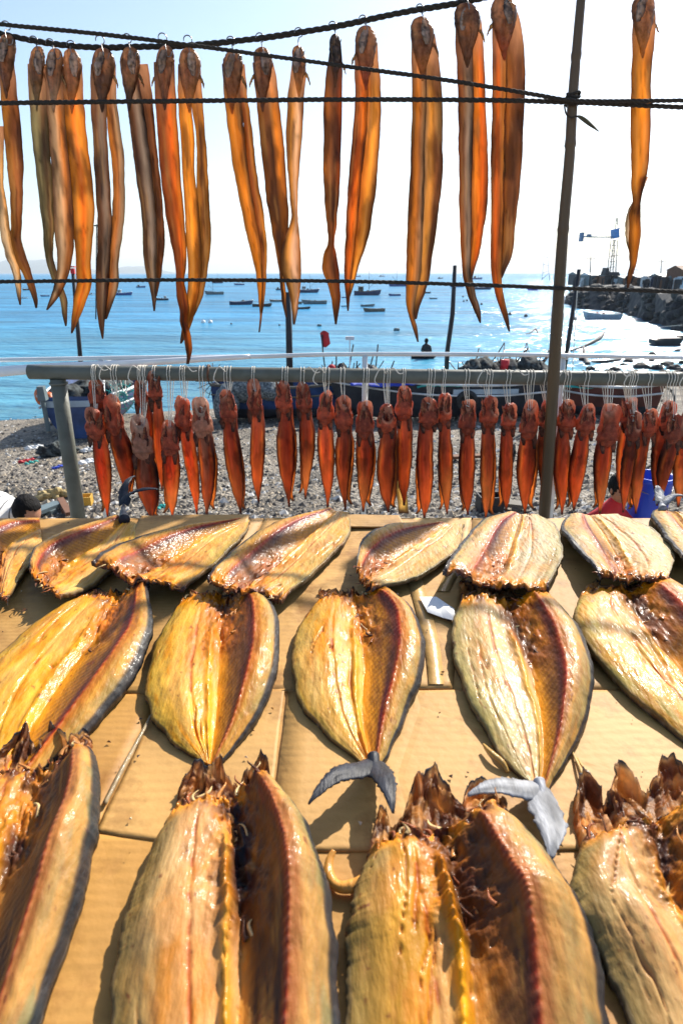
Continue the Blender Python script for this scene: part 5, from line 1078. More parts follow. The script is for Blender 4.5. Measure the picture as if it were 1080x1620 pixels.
# ------------------------------------------------------------------ breakwater with its clutter, crane, pylon
def rock_mat(name, c, c2): return mat(name, c, .85, noise=.35, nscale=1.2, bump=.7, bscale=5, col2=c2)
M_rock = rock_mat('breakwater_rock', (.016, .018, .022), (.050, .046, .042))
edge_pts = [(899, 478), (905, 484), (930, 490), (975, 492), (1010, 502), (1045, 514), (1080, 523), (1140, 540), (1240, 565)]
E_ = spline([atz(x, y, SEA) for x, y in edge_pts], 60)
tops = spline([atz(x, y, SEA)[:2].tolist() + [z] for (x, y), z in zip(edge_pts, (.5, 1.5, 2.6, 2.9, 2.9, 2.8, 2.7, 2.6, 2.5))], 60)
n_ = 60; rows = []
inn = np.array([.35, 1.0, 0]); inn /= np.linalg.norm(inn)
for i in range(n_):
    row = []
    for q in range(16):
        f = q / 15; dd = f * 34.0
        zz = SEA - .4 + (tops[i, 2] + .4) * min(1, (dd / 5.5)) ** .8 if dd < 30 else SEA + tops[i, 2] - (dd - 30) * .8
        g = float(fbm(i * .9, f * 9, 44, 4)) - .5
        row.append(E_[i] * [1, 1, 0] + inn * dd + [1.6 * g, 0, zz + (1.5 * g if 0 < dd < 8 else .4 * g)])
    rows.append(row)
mb = MB(); mb.grid(np.array(rows)); tag(mb.build('breakwater', M_rock, None, False), kind='structure')
def rock(mb, p, s, seed, flat=.65, col=None):
    mb.sphere(p, (s, s * .85, s * flat), 8, 11, col, fn=lambda D_: 1 + .9 * (fbm(D_[..., 0] * 1.6 + 3 + seed, D_[..., 2] * 1.6 + D_[..., 1], seed, 3) - .5))
for q in range(110):
    i = int(rng.integers(0, 50)); dd = rng.uniform(-.6, 6.0); p = E_[i] + inn * dd + [0, 0, 0]
    z = SEA + (tops[i, 2]) * min(1, max(0, dd) / 5.5) ** .8; s_ = rng.uniform(.3, .85)
    mb = MB(); rock(mb, (p[0], p[1], z), s_, 800 + q)
    tag(mb.build('boulder', M_rock, None, False), 'dark boulder of the breakwater slope, one among many alike', 'boulder', 'boulders on the breakwater slope')
def on_bw(x, y, d=70): 
    p = atY(x, y, d); return p
# clutter on top of the breakwater: sheds, hulls pulled up, crates, masts
BW = [(912, 437, 14, 7, 0, 'wheelhouse-like dark shed at the sea end of the breakwater', P_dark), (934, 440, 20, 9, 1, 'grey shed under the crane on the breakwater', P_grey), (960, 441, 18, 8, 2, 'brown shack beside the crane base', P_rust),
      (985, 442, 20, 6, 3, 'long grey shed on the breakwater behind the twisted eel tail', P_grey), (1012, 443, 30, 9, 4, 'pale blue-roofed shed in the middle of the breakwater', P_grey), (1045, 443, 22, 10, 5, 'blue hut on the breakwater near the red-topped house', P_navy), (1076, 446, 26, 26, 6, 'house with a red upper wall at the border on the breakwater', P_rust)]
for x, y, wd, hp, q, lab, mm in BW:
    Y = 112 - q * 4.5; p = atY(x, y, Y); k = mpp(Y, 440); root = thing('shed', lab, 'shed', (p[0], p[1], SEA + 2.9), 'sheds on the breakwater')
    z0 = SEA + 2.6; z1 = atY(x, y - hp, Y)[2]; H_ = z1 - z0; W_ = wd * k
    mb = MB(); mb.box((p[0], p[1], z0 + H_ * .4), (W_, 4, H_ * .8)); part(mb, 'wall', mm, root, False)
    mb = MB(); mb.grid(np.array([[(p[0] - W_ * .54, p[1] - 2.3, z0 + H_ * .80), (p[0] - W_ * .54, p[1], z1), (p[0] - W_ * .54, p[1] + 2.3, z0 + H_ * .80)], [(p[0] + W_ * .54, p[1] - 2.3, z0 + H_ * .80), (p[0] + W_ * .54, p[1], z1), (p[0] + W_ * .54, p[1] + 2.3, z0 + H_ * .80)]]))
    mb.add([(p[0] - W_ * .5, p[1] - 2, z0 + H_ * .8), (p[0] - W_ * .5, p[1] + 2, z0 + H_ * .8), (p[0] - W_ * .5, p[1], z1 - .05)], [(0, 1, 2)]); mb.add([(p[0] + W_ * .5, p[1] - 2, z0 + H_ * .8), (p[0] + W_ * .5, p[1] + 2, z0 + H_ * .8), (p[0] + W_ * .5, p[1], z1 - .05)], [(0, 2, 1)])
    part(mb, 'roof', P_whitep if q in (1, 4) else P_rust if q == 6 else P_grey, root, False)
    mb = MB(); mb.box((p[0] - W_ * .2, p[1] - 2.01, z0 + H_ * .34), (W_ * .14, .06, H_ * .5)); part(mb, 'door', P_black, root, False)
    mb = MB(); mb.box((p[0] + W_ * .22, p[1] - 2.01, z0 + H_ * .48), (W_ * .2, .06, H_ * .25)); part(mb, 'window', P_black, root, False)
for q in range(80):
    x = rng.uniform(905, 1085); Y = 112 - (x - 905) / 180 * 30 + rng.uniform(-4, 3); y = 447 + (x - 905) * .02 - rng.uniform(0, 10)
    p = atY(x, y, Y); s_ = rng.uniform(.3, .75); mm = [P_whitep, P_dark, P_rust, P_pale, P_grey, P_dark, P_dark][int(rng.integers(0, 7))]
    z = max(SEA + 2.5, p[2]); mb = MB(); mb.box((p[0], p[1], z + s_ * .3), (s_ * 1.3, s_, s_ * .7), rz=rng.uniform(0, 3)); mb.box((p[0] + .1, p[1], z + s_ * .72), (s_ * .9, s_ * .8, s_ * .25), rz=rng.uniform(0, 3)); mb.box((p[0], p[1], (z + SEA + 2) / 2), (s_ * 1.0, s_ * .8, max(.1, z - SEA - 2)), rz=.3)
    tag(mb.build('gear_crate', mm, None, False), 'stacked crate of fishing gear amid the clutter on the breakwater', 'crate', 'gear crates on the breakwater')
for q, (x, y0, y1) in enumerate(((934, 404, 440), (1046, 410, 438), (975, 398, 436), (1002, 424, 444), (1062, 426, 446))):
    p = atY(x, y0, 100); b_ = atY(x, y1, 100); mb = MB(); mb.tube([b_ * [1, 1, 0] + [0, 0, SEA + 2.3], p], [.10, .05], 6); mb.tube([p * .85 + b_ * .15 - [.7, 0, 0], p * .85 + b_ * .15 + [.7, 0, 0]], .04, 5)
    tag(mb.build('thin_mast', P_dark, None), ['thin pale mast at the seaward end of the breakwater', 'thin mast near the red-topped house', 'dark mast touching the crane tower', 'short mast behind the twisted eel tail', 'short mast rising beside the border house'][q], 'mast')
# crane
Yc = 100.0; root = thing('harbour_crane', 'lattice crane with a blue cab and a level jib on the breakwater', 'crane', atY(965, 437, Yc)); k = mpp(Yc, 400)
def bar(mb, a_, b_, w_=.09): mb.tube([atY(a_[0], a_[1], Yc), atY(b_[0], b_[1], Yc)], w_, 5)
mb = MB()
legs = [((962, 432), (968, 380)), ((971, 430), (974, 380))]
for a_, b_ in legs:
    for dy in (-.5, .5): mb.tube([atY(*a_, Yc) + [0, dy, 0], atY(*b_, Yc) + [0, dy, 0]], .07, 5)
for q in range(7):
    f = q / 6; A_ = np.array(legs[0][0]) * (1 - f) + np.array(legs[0][1]) * f; B_ = np.array(legs[1][0]) * (1 - f) + np.array(legs[1][1]) * f; bar(mb, A_, B_, .05)
    if q < 6:
        f2 = (q + 1) / 6; B2 = np.array(legs[1][0]) * (1 - f2) + np.array(legs[1][1]) * f2; bar(mb, A_, B2, .03)
part(mb, 'tower', P_grey, root)
mb = MB(); p = atY(972, 370, Yc); mb.box(p, (7 * k, 1.6, 13 * k), ry=-.2); mb.box(p + [0, 0, 6.6 * k], (8 * k, 1.8, 1.2 * k), ry=-.2); part(mb, 'cab', paint('crane_blue', (.05, .20, .48), .4), root, False)
mb = MB(); bar(mb, (972, 363), (975, 344), .07); bar(mb, (977, 363), (975.5, 344), .07); bar(mb, (973, 354), (976, 354), .04); part(mb, 'mast_top', P_grey, root)
mb = MB()
for dz in (0, 2.2): bar(mb, (921, 374 + dz * .4), (968, 374.5 + dz), .06)
for q in range(12): bar(mb, (923 + q * 3.8, 374), (925 + q * 3.8, 376), .03)
part(mb, 'jib', P_pale, root)
mb = MB(); mb.box(atY(919, 375, Yc), (5 * k, .8, 13 * k)); mb.box(atY(931, 372, Yc), (5 * k, .8, 3 * k)); part(mb, 'counterweight', paint('crane_slate', (.12, .20, .32), .5), root, False)
mb = MB(); mb.box(atY(966, 433, Yc), (17 * k, 3, 5 * k), taper=.8); mb.box(atY(957, 429, Yc), (6 * k, 2, 10 * k), taper=.7); part(mb, 'base', P_dark, root, False)
# pylon far across the water
Yp = 420.0; root = thing('lattice_pylon', 'faint lattice pylon standing at the horizon beside the bamboo pole', 'pylon', atY(863, 448, Yp)); mb = MB()
for a_, b_ in (((856, 450), (862, 382)), ((869, 450), (864, 382)), ((858, 432), (867.5, 428)), ((857, 441), (868, 432)), ((859, 418), (866.5, 420)), ((860, 406), (865.5, 408))): mb.tube([atY(*a_, Yp), atY(*b_, Yp)], .16, 5)
part(mb, 'frame', P_pale, root)
# tall line pole by the dark-striped eel
Yq = 60.0; root = thing('line_pole', 'tall thin line pole with a short crossarm behind the dark-striped eel', 'pole', atY(152, 480, Yq)); mb = MB(); mb.tube([atY(152, 505, Yq), atY(153.5, 355, Yq)], .06, 6); part(mb, 'shaft', P_dark, root)
mb = MB(); mb.tube([atY(149, 357, Yq), atY(158, 357, Yq)], .06, 5); part(mb, 'crossarm', P_dark, root)

# ================================================================== BEACHED BOATS
def gz(x, y): return float(bz(np.array([float(x)]), np.array([float(y)]))[0])
def ground_at(px, py):
    p = atbeach(px, py); return np.array([p[0], p[1], gz(p[0], p[1])])
def clump(mb, c, r, seed, col=None, rough=.5):
    mb.sphere(c, r, 16, 22, col, fn=lambda D_: 1 + rough * 2 * (fbm(D_[..., 0] * 2 + 3 + seed, D_[..., 2] * 2 + D_[..., 1] * 1.3, seed, 4) - .5))
M_net = mat('fishing_net', (.014, .018, .018), .9, noise=.6, nscale=9, bump=1.0, bscale=30, col2=(.05, .06, .06))
M_greynet = mat('grey_net', (.10, .12, .13), .9, noise=.5, nscale=14, bump=1.0, bscale=45, col2=(.20, .22, .22))
P_hullblue = paint('worn_blue_hull', (.025, .06, .17), .5, noise=.45, nscale=2.5); P_hullred = paint('antifouling_red', (.12, .035, .025), .65, noise=.4, nscale=2); P_hulldark = paint('worn_dark_hull', (.03, .034, .045), .6, noise=.5, nscale=2)
def beached(label, c, Ln, B, D, yaw, m_top, m_low, seed):
    root = thing('beached_boat', label, 'boat', c, 'boats pulled up on the beach')
    O, I = hull(Ln, B, D, sheer=.28, n=30, m=21, stern=.78, thick=.03)
    mb = MB(); mb.grid(O, flip=True); mb.grid(I); mb.grid(np.stack([O[:, 0], I[:, 0]], 1)); mb.grid(np.stack([I[:, -1], O[:, -1]], 1))
    tr = np.stack([O[0], np.stack([O[0, :, 0] - .01, O[0, :, 1] * 0, np.full(21, O[0, 0, 2])], 1)], 0); mb.grid(tr)
    # upper strake and lower bottom in different paint
    for q, f in enumerate(mb.f):
        allv = np.concatenate(mb.v); break
    zc = np.array([allv[list(f)][:, 2].mean() for f in mb.f]); mb.m = [1 if z < D * .42 else 0 for z in zc]
    part(place(mb, c, yaw), 'hull', [m_top, m_low], root)
    mb = MB(); 
    for sd_ in (0, -1): mb.tube(O[:, sd_] + [0, 0, .03], .045, 6); mb.tube(O[:, sd_] * [1, 1.01, 1] - [0, 0, D * .25], .03, 6)
    part(place(mb, c, yaw), 'rubbing_strake', P_whitep if seed % 2 else P_wood, root)
    def put(nm, mt, fn, sm=True):
        mb = MB(); fn(mb); return part(place(mb, c, yaw), nm, mt, root, sm)
    return root, put
# 1: stern towards us at the corner post
c1 = ground_at(136, 690); dirw = math.atan2(1.0, -.12)
root, put = beached('blue and white beached boat with its stern towards the stall, beside the corner post', c1 + np.array([-.3, 2.4, -.05]), 5.6, 2.35, 1.12, R(97), P_hullblue, P_hulldark, 1)
bo_ = c1 + np.array([-.3, 2.4, -.05]); cz_, sz_ = math.cos(R(97)), math.sin(R(97)); Ym = bo_[1] - 1.0
def loc1(w_): d_ = w_ - bo_; return np.array([d_[0] * cz_ + d_[1] * sz_, -d_[0] * sz_ + d_[1] * cz_, d_[2]])
mst = [loc1(atY(135, 655, Ym)), loc1(atY(116, 432, Ym))]
put('stern_board', P_pale, lambda m_: m_.box((-2.84, 0, 1.03), (.05, 1.75, .16)), False)
put('engine_box', P_whitep, lambda m_: (m_.box((.4, .1, 1.05), (.9, .9, .5), taper=.94), m_.box((.4, .1, 1.33), (1.0, 1.0, .05))), False)
put('mast', P_dark, lambda m_: m_.tube([mst[0], mst[1]], [.075, .05], 8))
put('mast_lamp', P_red, lambda m_: (m_.box(mst[1] + [0, 0, .05], (.10, .10, .14)), m_.box(mst[1] + [0, 0, .16], (.15, .15, .03))), False)
put('net_heap', M_net, lambda m_: [clump(m_, (-1.9 + .5 * q, .5 - .35 * q, 1.12), (.5, .42, .28), 31 + q) for q in range(4)])
put('life_jacket', P_orange, lambda m_: (clump(m_, (-2.6, .92, 1.20), (.18, .16, .20), 5, rough=.3), clump(m_, (-2.5, .72, 1.14), (.18, .14, .15), 6, rough=.3)))
put('outboard_motor', P_grey, lambda m_: (m_.box((-2.95, .75, 1.35), (.24, .2, .36), taper=.8), m_.box((-2.98, .75, .8), (.09, .09, .9))), False)
put('white_line', M_string, lambda m_: [m_.tube([(-2.3 + .2 * q, -.3 - .12 * q, 1.9), (-2.4 + .1 * q, -.5 - .1 * q, 1.2 + .2 * (q % 3)), (-2.5, -.75 - .09 * q, 1.75 - .1 * q)], .013, 5, n=20) for q in range(7)])
def spoked(m_, cx, cy, cz, r0, m=14, ax='x'):
    a = np.linspace(0, 2 * np.pi, 40); z0 = 0 * a
    ringp = np.stack([z0 + cx, cy + r0 * np.cos(a), cz + r0 * np.sin(a)], 1) if ax == 'x' else np.stack([cx + r0 * np.cos(a), z0 + cy, cz + r0 * np.sin(a)], 1)
    for q in range(m):
        t_ = 2 * math.pi * q / m; d = np.array([0, math.cos(t_), math.sin(t_)]) if ax == 'x' else np.array([math.cos(t_), 0, math.sin(t_)])
        m_.tube([np.array([cx, cy, cz]) + d * .04, np.array([cx, cy, cz]) + d * r0 * 1.06], .012, 5)
    m_.tube(ringp * .3 + np.array([cx, cy, cz]) * .7, .02, 6, caps=False); m_.tube(ringp * .8 + np.array([cx, cy, cz]) * .2, .010, 5, caps=False)
put('hauling_wheel', P_teal, lambda m_: spoked(m_, -2.6, -1.15, 1.15, .42))
# mast 2 and net drum: boat in the middle
c2 = ground_at(468, 668)
root, put = beached('blue beached boat side-on with a great grey net drum and a red flag', c2 + np.array([0, 1.1, -.05]), 5.2, 1.9, 1.05, R(4), P_hullblue, P_hulldark, 2)
put('net_drum', M_greynet, lambda m_: [clump(m_, (-1.75 + .42 * q, -.55, 1.08 - .05 * q), (.42, .55, .48 - .05 * q), 41 + q, rough=.25) for q in range(3)] and clump(m_, (-2.15, -.95, .62), (.36, .4, .62), 47, rough=.22))
put('mast', P_dark, lambda m_: m_.tube([(-.25, .1, .5), (-.2, .1, 3.75)], [.11, .10], 10))
put('flag_pole', P_dark, lambda m_: m_.tube([(.95, -.3, .8), (.80, -.3, 2.05), (.78, -.3, 2.55)], .022, 5))
def flag(m_):
    u = np.linspace(0, 1, 10)[:, None]; v = np.linspace(0, 1, 8)[None]; P = np.stack([.72 + .26 * u + .05 * v + 0 * u, -.3 + .03 * np.sin(u * 5 + v), 2.60 - .38 * v + .05 * u + .05 * np.sin(u * 4 + v * 3)], -1); patch(m_, P, .012, np.tile((.5, .02, .03), (10, 8, 1)), np.tile((.5, .02, .03), (10, 8, 1)))
put('flag', P_red, flag)
put('lamp_bracket', P_whitep, lambda m_: (m_.box((1.62, -.3, 2.45), (.26, .12, .10)), m_.tube([(1.62, -.3, .9), (1.62, -.3, 2.42)], .015, 5)), False)
put('frame_rod', P_dark, lambda m_: [m_.tube([(.9 + .30 * q, -.2, .9), (1.0 + .32 * q + .1 * (-1) ** q, -.2, 1.75 + .25 * (q % 3))], .022, 5) for q in range(7)])
put('gear_heap', P_dark, lambda m_: [clump(m_, (.8 + .3 * q, -.25, 1.15 + .12 * (q % 3)), (.26, .34, .28), 51 + q) for q in range(6)])
put('stick', P_dark, lambda m_: [m_.tube([(.7 + .09 * q, -.25 + .2 * math.sin(q * 7), 1.1), (.7 + .09 * q + .45 * math.sin(q * 2.3), -.3, 1.60 + .25 * math.sin(q * 3.1))], .017, 5) for q in range(18)])
put('red_buoy', P_red, lambda m_: clump(m_, (1.05, -.45, 1.55), (.13, .13, .15), 3, rough=.05))
put('red_buoy', P_red, lambda m_: clump(m_, (1.95, -.6, 1.02), (.12, .12, .13), 4, rough=.05))
put('yellow_buoy', P_yellow, lambda m_: (clump(m_, (1.66, -.98, .80), (.12, .12, .17), 3, rough=.08), m_.tube([(1.66, -.98, .95), (1.66, -.98, 1.05)], .03, 6)))
spk = MB(); spoked(spk, c2[0] - 2.48, c2[1] + .4, c2[2] + 1.18, .52, 16, 'y'); 
tag(spk.build('hauling_wheel', P_dark, None), 'spoked black net-hauling wheel standing by the grey net drum', 'wheel')
# boat with the tarps
c3 = ground_at(742, 668)
root, put = beached('dark beached boat with blue and teal tarps and a tyre hung on its side', c3 + np.array([-.55, 1.0, -.05]), 6.4, 2.1, 1.08, R(183), P_hulldark, P_hulldark, 3)
def tarp(m_, x0, x1, y0, y1, z, seed, h=.25):
    u = np.linspace(0, 1, 26)[:, None]; v = np.linspace(0, 1, 18)[None]
    P = np.stack([x0 + (x1 - x0) * u + 0 * v, y0 + (y1 - y0) * v + 0 * u, z + h * np.sin(np.pi * v) * (.7 + .6 * fbm(u * 3, v * 2, seed)) + .16 * (fbm(u * 7, v * 4, seed + 1) - .5)], -1)
    cc = np.full((26, 18, 3), .5); patch(m_, P, .012, cc, cc)
put('blue_tarp', P_tarp, lambda m_: tarp(m_, 1.1, 3.0, -.9, 1.05, 1.12, 3))
put('teal_tarp', P_teal, lambda m_: tarp(m_, -.5, 1.1, -.7, 1.1, 1.10, 5, .22))
def tyre(m_, c_, r1, r2): a = np.linspace(0, 2 * np.pi, 26); m_.tube(np.stack([c_[0] + r1 * np.cos(a), c_[1] + 0 * a, c_[2] + r1 * np.sin(a)], 1), r2, 8, caps=False)
put('tyre', P_black, lambda m_: tyre(m_, (-.35, 1.10, .66), .24, .09))
put('net_heap', M_net, lambda m_: [clump(m_, (-.6 - .42 * q, .1, 1.30 + .10 * math.sin(q * 2.1)), (.36, .5, .36), 61 + q, rough=.7) for q in range(6)])
put('mast', P_dark, lambda m_: m_.tube([(.08, .2, .5), (.10, .2, 2.0), (.02, .2, 3.0), (.04, .2, 4.3)], [.075, .07, .068, .055], 8))
put('frame_rod', P_rust, lambda m_: [m_.tube([(-.4 - .33 * q, -.1 + .1 * (q % 2), 1.1), (-.75 - .36 * q - .2 * (-1) ** q, -.1, 1.85 + .16 * (q % 3)), (-1.0 - .3 * q, .1, 1.5)], .020, 5) for q in range(8)])
put('stick', P_dark, lambda m_: [m_.tube([(-.3 - .12 * q, .25 * math.sin(q * 7), 1.15), (-.3 - .12 * q + .5 * math.sin(q * 2.3), .2 * math.sin(q * 5), 1.62 + .22 * math.sin(q * 3.1))], .017, 5) for q in range(22)])
put('red_can', P_red, lambda m_: m_.tube([(-1.55, .5, 1.45), (-1.55, .5, 1.75)], .12, 10))
put('white_band', P_pale, lambda m_: m_.box((-.9, 1.055, .93), (1.9, .02, .14)), False)
# mast stay
c4 = ground_at(950, 660)
root, put = beached('reddish brown beached boat under a teal tarp on the crane side of the bamboo pole', c4 + np.array([0, .8, -.05]), 3.6, 1.6, .95, R(176), P_hullred, P_hulldark, 5)
put('teal_tarp', P_teal, lambda m_: tarp(m_, -1.0, 1.6, -.6, .8, .98, 8, .22))
put('mast', P_dark, lambda m_: m_.tube([(1.05, .2, .4), (1.0, .2, 4.2)], [.075, .055], 8))
put('stay', M_string, lambda m_: m_.tube([(1.0, .2, 4.0), (.9, .7, .9)], .012, 5))
w_ = MB(); p = ground_at(1042, 655); 
a = np.linspace(0, 2 * np.pi, 40); w_.tube(np.stack([p[0] + .38 * np.cos(a), p[1] + .1 * np.sin(a), p[2] + .40 + .40 * np.sin(a)], 1), .035, 7, caps=False)
for q in range(10): t_ = q * .628; w_.tube([p + [0, 0, .4], p + [.37 * math.cos(t_), .1 * math.sin(t_), .4 + .39 * math.sin(t_)]], .006, 4)
tag(w_.build('cart_wheel', P_black, None), 'thin black spoked wheel standing on the sand past the red boat', 'wheel')

# ------------------------------------------------------------------ boatman on a dark skiff close to the shore
p = atz(669, 567, SEA); ln = 36 * np.linalg.norm(p - CAM) / FPX
skiff = make_boat('black flat skiff carrying a seated boatman near the crooked mast', p, ln, .05, P_black, 'open', 2, m_top=P_dark, draft=.25)
def body(name, label, joints, edges, radii, loc, cloth, skin_=None, group=None):
    """one continuous figure grown with a skin modifier from joints"""
    root = thing(name, label, 'person', loc)
    me = bpy.data.meshes.new('body'); J = np.array(joints, float) - np.array(loc); me.from_pydata(J.tolist(), edges, [])
    o = bpy.data.objects.new('body', me); COL.objects.link(o); o.parent = root
    sk = o.modifiers.new('skin', 'SKIN'); sk.use_smooth_shade = True
    for v_, r_ in zip(me.skin_vertices[0].data, radii): v_.radius = r_ if isinstance(r_, tuple) else (r_, r_)
    me.skin_vertices[0].data[0].use_root = True
    sb = o.modifiers.new('sub', 'SUBSURF'); sb.levels = 2; sb.render_levels = 2
    me.materials.append(cloth); return root
M_skinp = mat('human_skin', (.36, .17, .10), .55, noise=.15, nscale=20, sss=.1, sss_s=.02)
M_hair = mat('black_hair', (.007, .006, .006), .75, spec=.15, noise=.4, nscale=40, bump=.8, bscale=90, stretch=(1, 1, .3))
def head_on(root, c, r, face, hair_cover=.15):
    """head with nose, ears and a cap of hair"""
    f = np.array(face, float); f /= np.linalg.norm(f); up = np.array([0, 0, 1.0]); up = up - f * (f @ up); up /= np.linalg.norm(up); rt = np.cross(f, up)
    def shape(D_):
        a = D_ @ f; b = D_ @ up; s = D_ @ rt
        return 1 - .10 * np.clip(-b, 0, 1) * np.clip(1 - a, 0, 1) + .16 * np.exp(-((s / .16) ** 2 + ((b + .12) / .22) ** 2)) * (a > 0) - .07 * np.exp(-(((np.abs(s) - .32) / .14) ** 2 + ((b - .08) / .1) ** 2)) * (a > 0) - .04 * np.exp(-((b + .45) / .05) ** 2 - (s / .25) ** 2) * (a > 0)
    mb = MB(); mb.sphere(c, (r * .80, r * .92, r * 1.08), 30, 40, fn=shape)
    for sg in (-1, 1): mb.sphere(np.array(c) + rt * sg * r * .80 - up * .05 * r, (r * .12, r * .18, r * .26), 8, 10)
    part(mb, 'head', M_skinp, root)
    mb = MB(); mb.sphere(np.array(c) - f * r * .10 + up * r * .10, (r * .90, r * 1.0, r * 1.10), 30, 40, fn=lambda D_: np.where(((D_ @ f) > .45) & ((D_ @ up) < .55) | ((D_ @ up) < -.45), .60, 1.0) * (1 + .10 * (fbm(D_[..., 0] * 6 + 4, D_[..., 2] * 6 + D_[..., 1] * 3, 3) - .5)))
    part(mb, 'hair', M_hair, root)
c = p + np.array([ln * .12, 0, .12]); s_ = 1.0
J = [c + [0, 0, .12], c + [0, 0, .35], c + [-.02, 0, .58], c + [-.03, 0, .70], c + [-.03, 0, .86], c + [-.20, .0, .56], c + [-.28, -.05, .30], c + [-.12, -.25, .22], c + [.18, 0, .56], c + [.26, -.05, .30], c + [.12, -.25, .22], c + [-.12, -.30, .20], c + [-.15, -.40, -.05], c + [.12, -.30, .20], c + [.15, -.40, -.05]]
root = body('person', 'dark seated boatman hunched on the black skiff', J, [(0, 1), (1, 2), (2, 3), (3, 4), (2, 5), (5, 6), (6, 7), (2, 8), (8, 9), (9, 10), (0, 11), (11, 12), (0, 13), (13, 14)], [(.19, .15), (.19, .14), (.18, .13), .06, .10, .08, .06, .045, .08, .06, .045, .09, .06, .09, .06], c, P_black)
mb = MB(); mb.sphere(c + [-.03, -.02, .87], (.115, .125, .14), 12, 16); part(mb, 'hair', M_hair, root)

# man bending down behind the far corner of the table
h = atY(39, 808, 4.72)
J = [h + [-.62, .10, .02], h + [-.42, .06, .06], h + [-.20, .02, .00], h + [-.08, 0, -.02], h + [-.02, -.01, -.01],
     h + [-.22, -.20, -.06], h + [-.16, -.26, -.36], h + [-.02, -.30, -.60], h + [-.22, .22, -.06], h + [-.14, .26, -.36], h + [0, .22, -.60],
     h + [-.64, -.10, -.42], h + [-.70, -.10, -.86], h + [-.58, -.12, -.92], h + [-.66, .26, -.42], h + [-.72, .26, -.86], h + [-.60, .26, -.92]]
gzz = gz(h[0] - .6, h[1]); dz = gzz - (h[2] - .92)
for q in (12, 13, 15, 16): J[q] = J[q] + [0, 0, dz]
for q in (11, 14): J[q] = J[q] + [0, 0, dz * .5]
M_shirt = mat('white_striped_shirt', (.72, .71, .68), .75, noise=.06, nscale=6)
wv = M_shirt.node_tree.nodes.new('ShaderNodeTexWave'); wv.inputs['Scale'].default_value = 5; wv.inputs['Distortion'].default_value = .6
mixs = M_shirt.node_tree.nodes.new('ShaderNodeMix'); mixs.data_type = 'RGBA'; rr_ = M_shirt.node_tree.nodes.new('ShaderNodeMapRange'); rr_.inputs[1].default_value = .93; rr_.inputs[2].default_value = .98
bs_ = [n for n in M_shirt.node_tree.nodes if n.type == 'BSDF_PRINCIPLED'][0]; src = bs_.inputs['Base Color'].links[0].from_socket; tcs = [n for n in M_shirt.node_tree.nodes if n.type == 'TEX_COORD'][0]
M_shirt.node_tree.links.new(tcs.outputs['Object'], wv.inputs['Vector']); M_shirt.node_tree.links.new(wv.outputs['Fac'], rr_.inputs[0]); M_shirt.node_tree.links.new(rr_.outputs[0], mixs.inputs[0]); M_shirt.node_tree.links.new(src, mixs.inputs[6]); mixs.inputs[7].default_value = (.08, .08, .09, 1); M_shirt.node_tree.links.new(mixs.outputs[2], bs_.inputs['Base Color'])
ED = [(0, 1), (1, 2), (2, 3), (3, 4), (2, 5), (5, 6), (6, 7), (2, 8), (8, 9), (9, 10), (0, 11), (11, 12), (12, 13), (0, 14), (14, 15), (15, 16)]
root = body('person', 'man with black hair bending down in a white striped shirt below the table', J, ED, [(.17, .14), (.16, .17), (.17, .13), .065, .06, .08, .055, .04, .08, .055, .04, .10, .06, .06, .10, .06, .06], h + [-.5, 0, -.9], M_shirt)
head_on(root, h + [.03, -.01, -.005], .125, (.85, -.1, -.6))
for sg, q in ((-1, 7), (1, 10)):
    mb = MB(); b_ = np.array(J[q]); mb.sphere(b_ + [.03, 0, -.04], (.035, .022, .05), 8, 10)
    for f_ in range(5): mb.tube([b_ + [.02 + .012 * f_ - .02, -.012 + .006 * f_, -.07], b_ + [.03 + .013 * f_ - .02, -.014 + .006 * f_, -.11 + .004 * abs(f_ - 2)], b_ + [.025 + .013 * f_ - .02, -.004 + .006 * f_, -.135 + .007 * abs(f_ - 2)]], .008, 6)
    part(mb, 'hand', M_skinp, root)
# person crouching in red
h = atY(978, 776, 4.75); g_ = gz(h[0], h[1]); hz = h[2] - g_
P_redj = mat('red_jacket', (.50, .012, .018), .7, noise=.25, nscale=7, bump=.5, bscale=9)
J = [[h[0] - .12, h[1] + .12, g_ + hz * .42], [h[0] - .11, h[1] + .06, g_ + hz * .62], [h[0] - .06, h[1] + .02, g_ + hz * .82], [h[0] - .02, h[1], g_ + hz * .93], [h[0], h[1] - .01, g_ + hz * .97],
     [h[0] - .26, h[1], g_ + hz * .80], [h[0] - .30, h[1] - .12, g_ + hz * .56], [h[0] - .16, h[1] - .28, g_ + hz * .46], [h[0] + .15, h[1] + .02, g_ + hz * .80], [h[0] + .24, h[1] - .10, g_ + hz * .56], [h[0] + .14, h[1] - .28, g_ + hz * .46],
     [h[0] - .22, h[1] + .02, g_ + hz * .24], [h[0] - .22, h[1] + .08, g_ + .08], [h[0] - .22, h[1] - .08, g_ + .04], [h[0] + .02, h[1] + .02, g_ + hz * .24], [h[0] + .02, h[1] + .08, g_ + .08], [h[0] + .02, h[1] - .08, g_ + .04]]
root = body('person', 'person in a red jacket stooping beside the blue bucket behind the hanging fish', J, ED, [(.20, .17), (.21, .17), (.20, .14), .06, .055, .085, .065, .045, .085, .065, .045, .10, .07, .06, .10, .07, .06], [h[0], h[1], g_], P_redj)
head_on(root, h + [.01, -.01, .02], .115, (.3, -.8, -.6))
for q in (7, 10):
    mb = MB(); b_ = np.array(J[q]); mb.sphere(b_ + [0, -.03, -.03], (.03, .05, .03), 8, 10)
    for f_ in range(5): mb.tube([b_ + [-.024 + .012 * f_, -.06, -.03], b_ + [-.026 + .013 * f_, -.10 + .004 * abs(f_ - 2), -.05], b_ + [-.024 + .012 * f_, -.11 + .006 * abs(f_ - 2), -.08]], .008, 6)
    part(mb, 'hand', M_skinp, root)
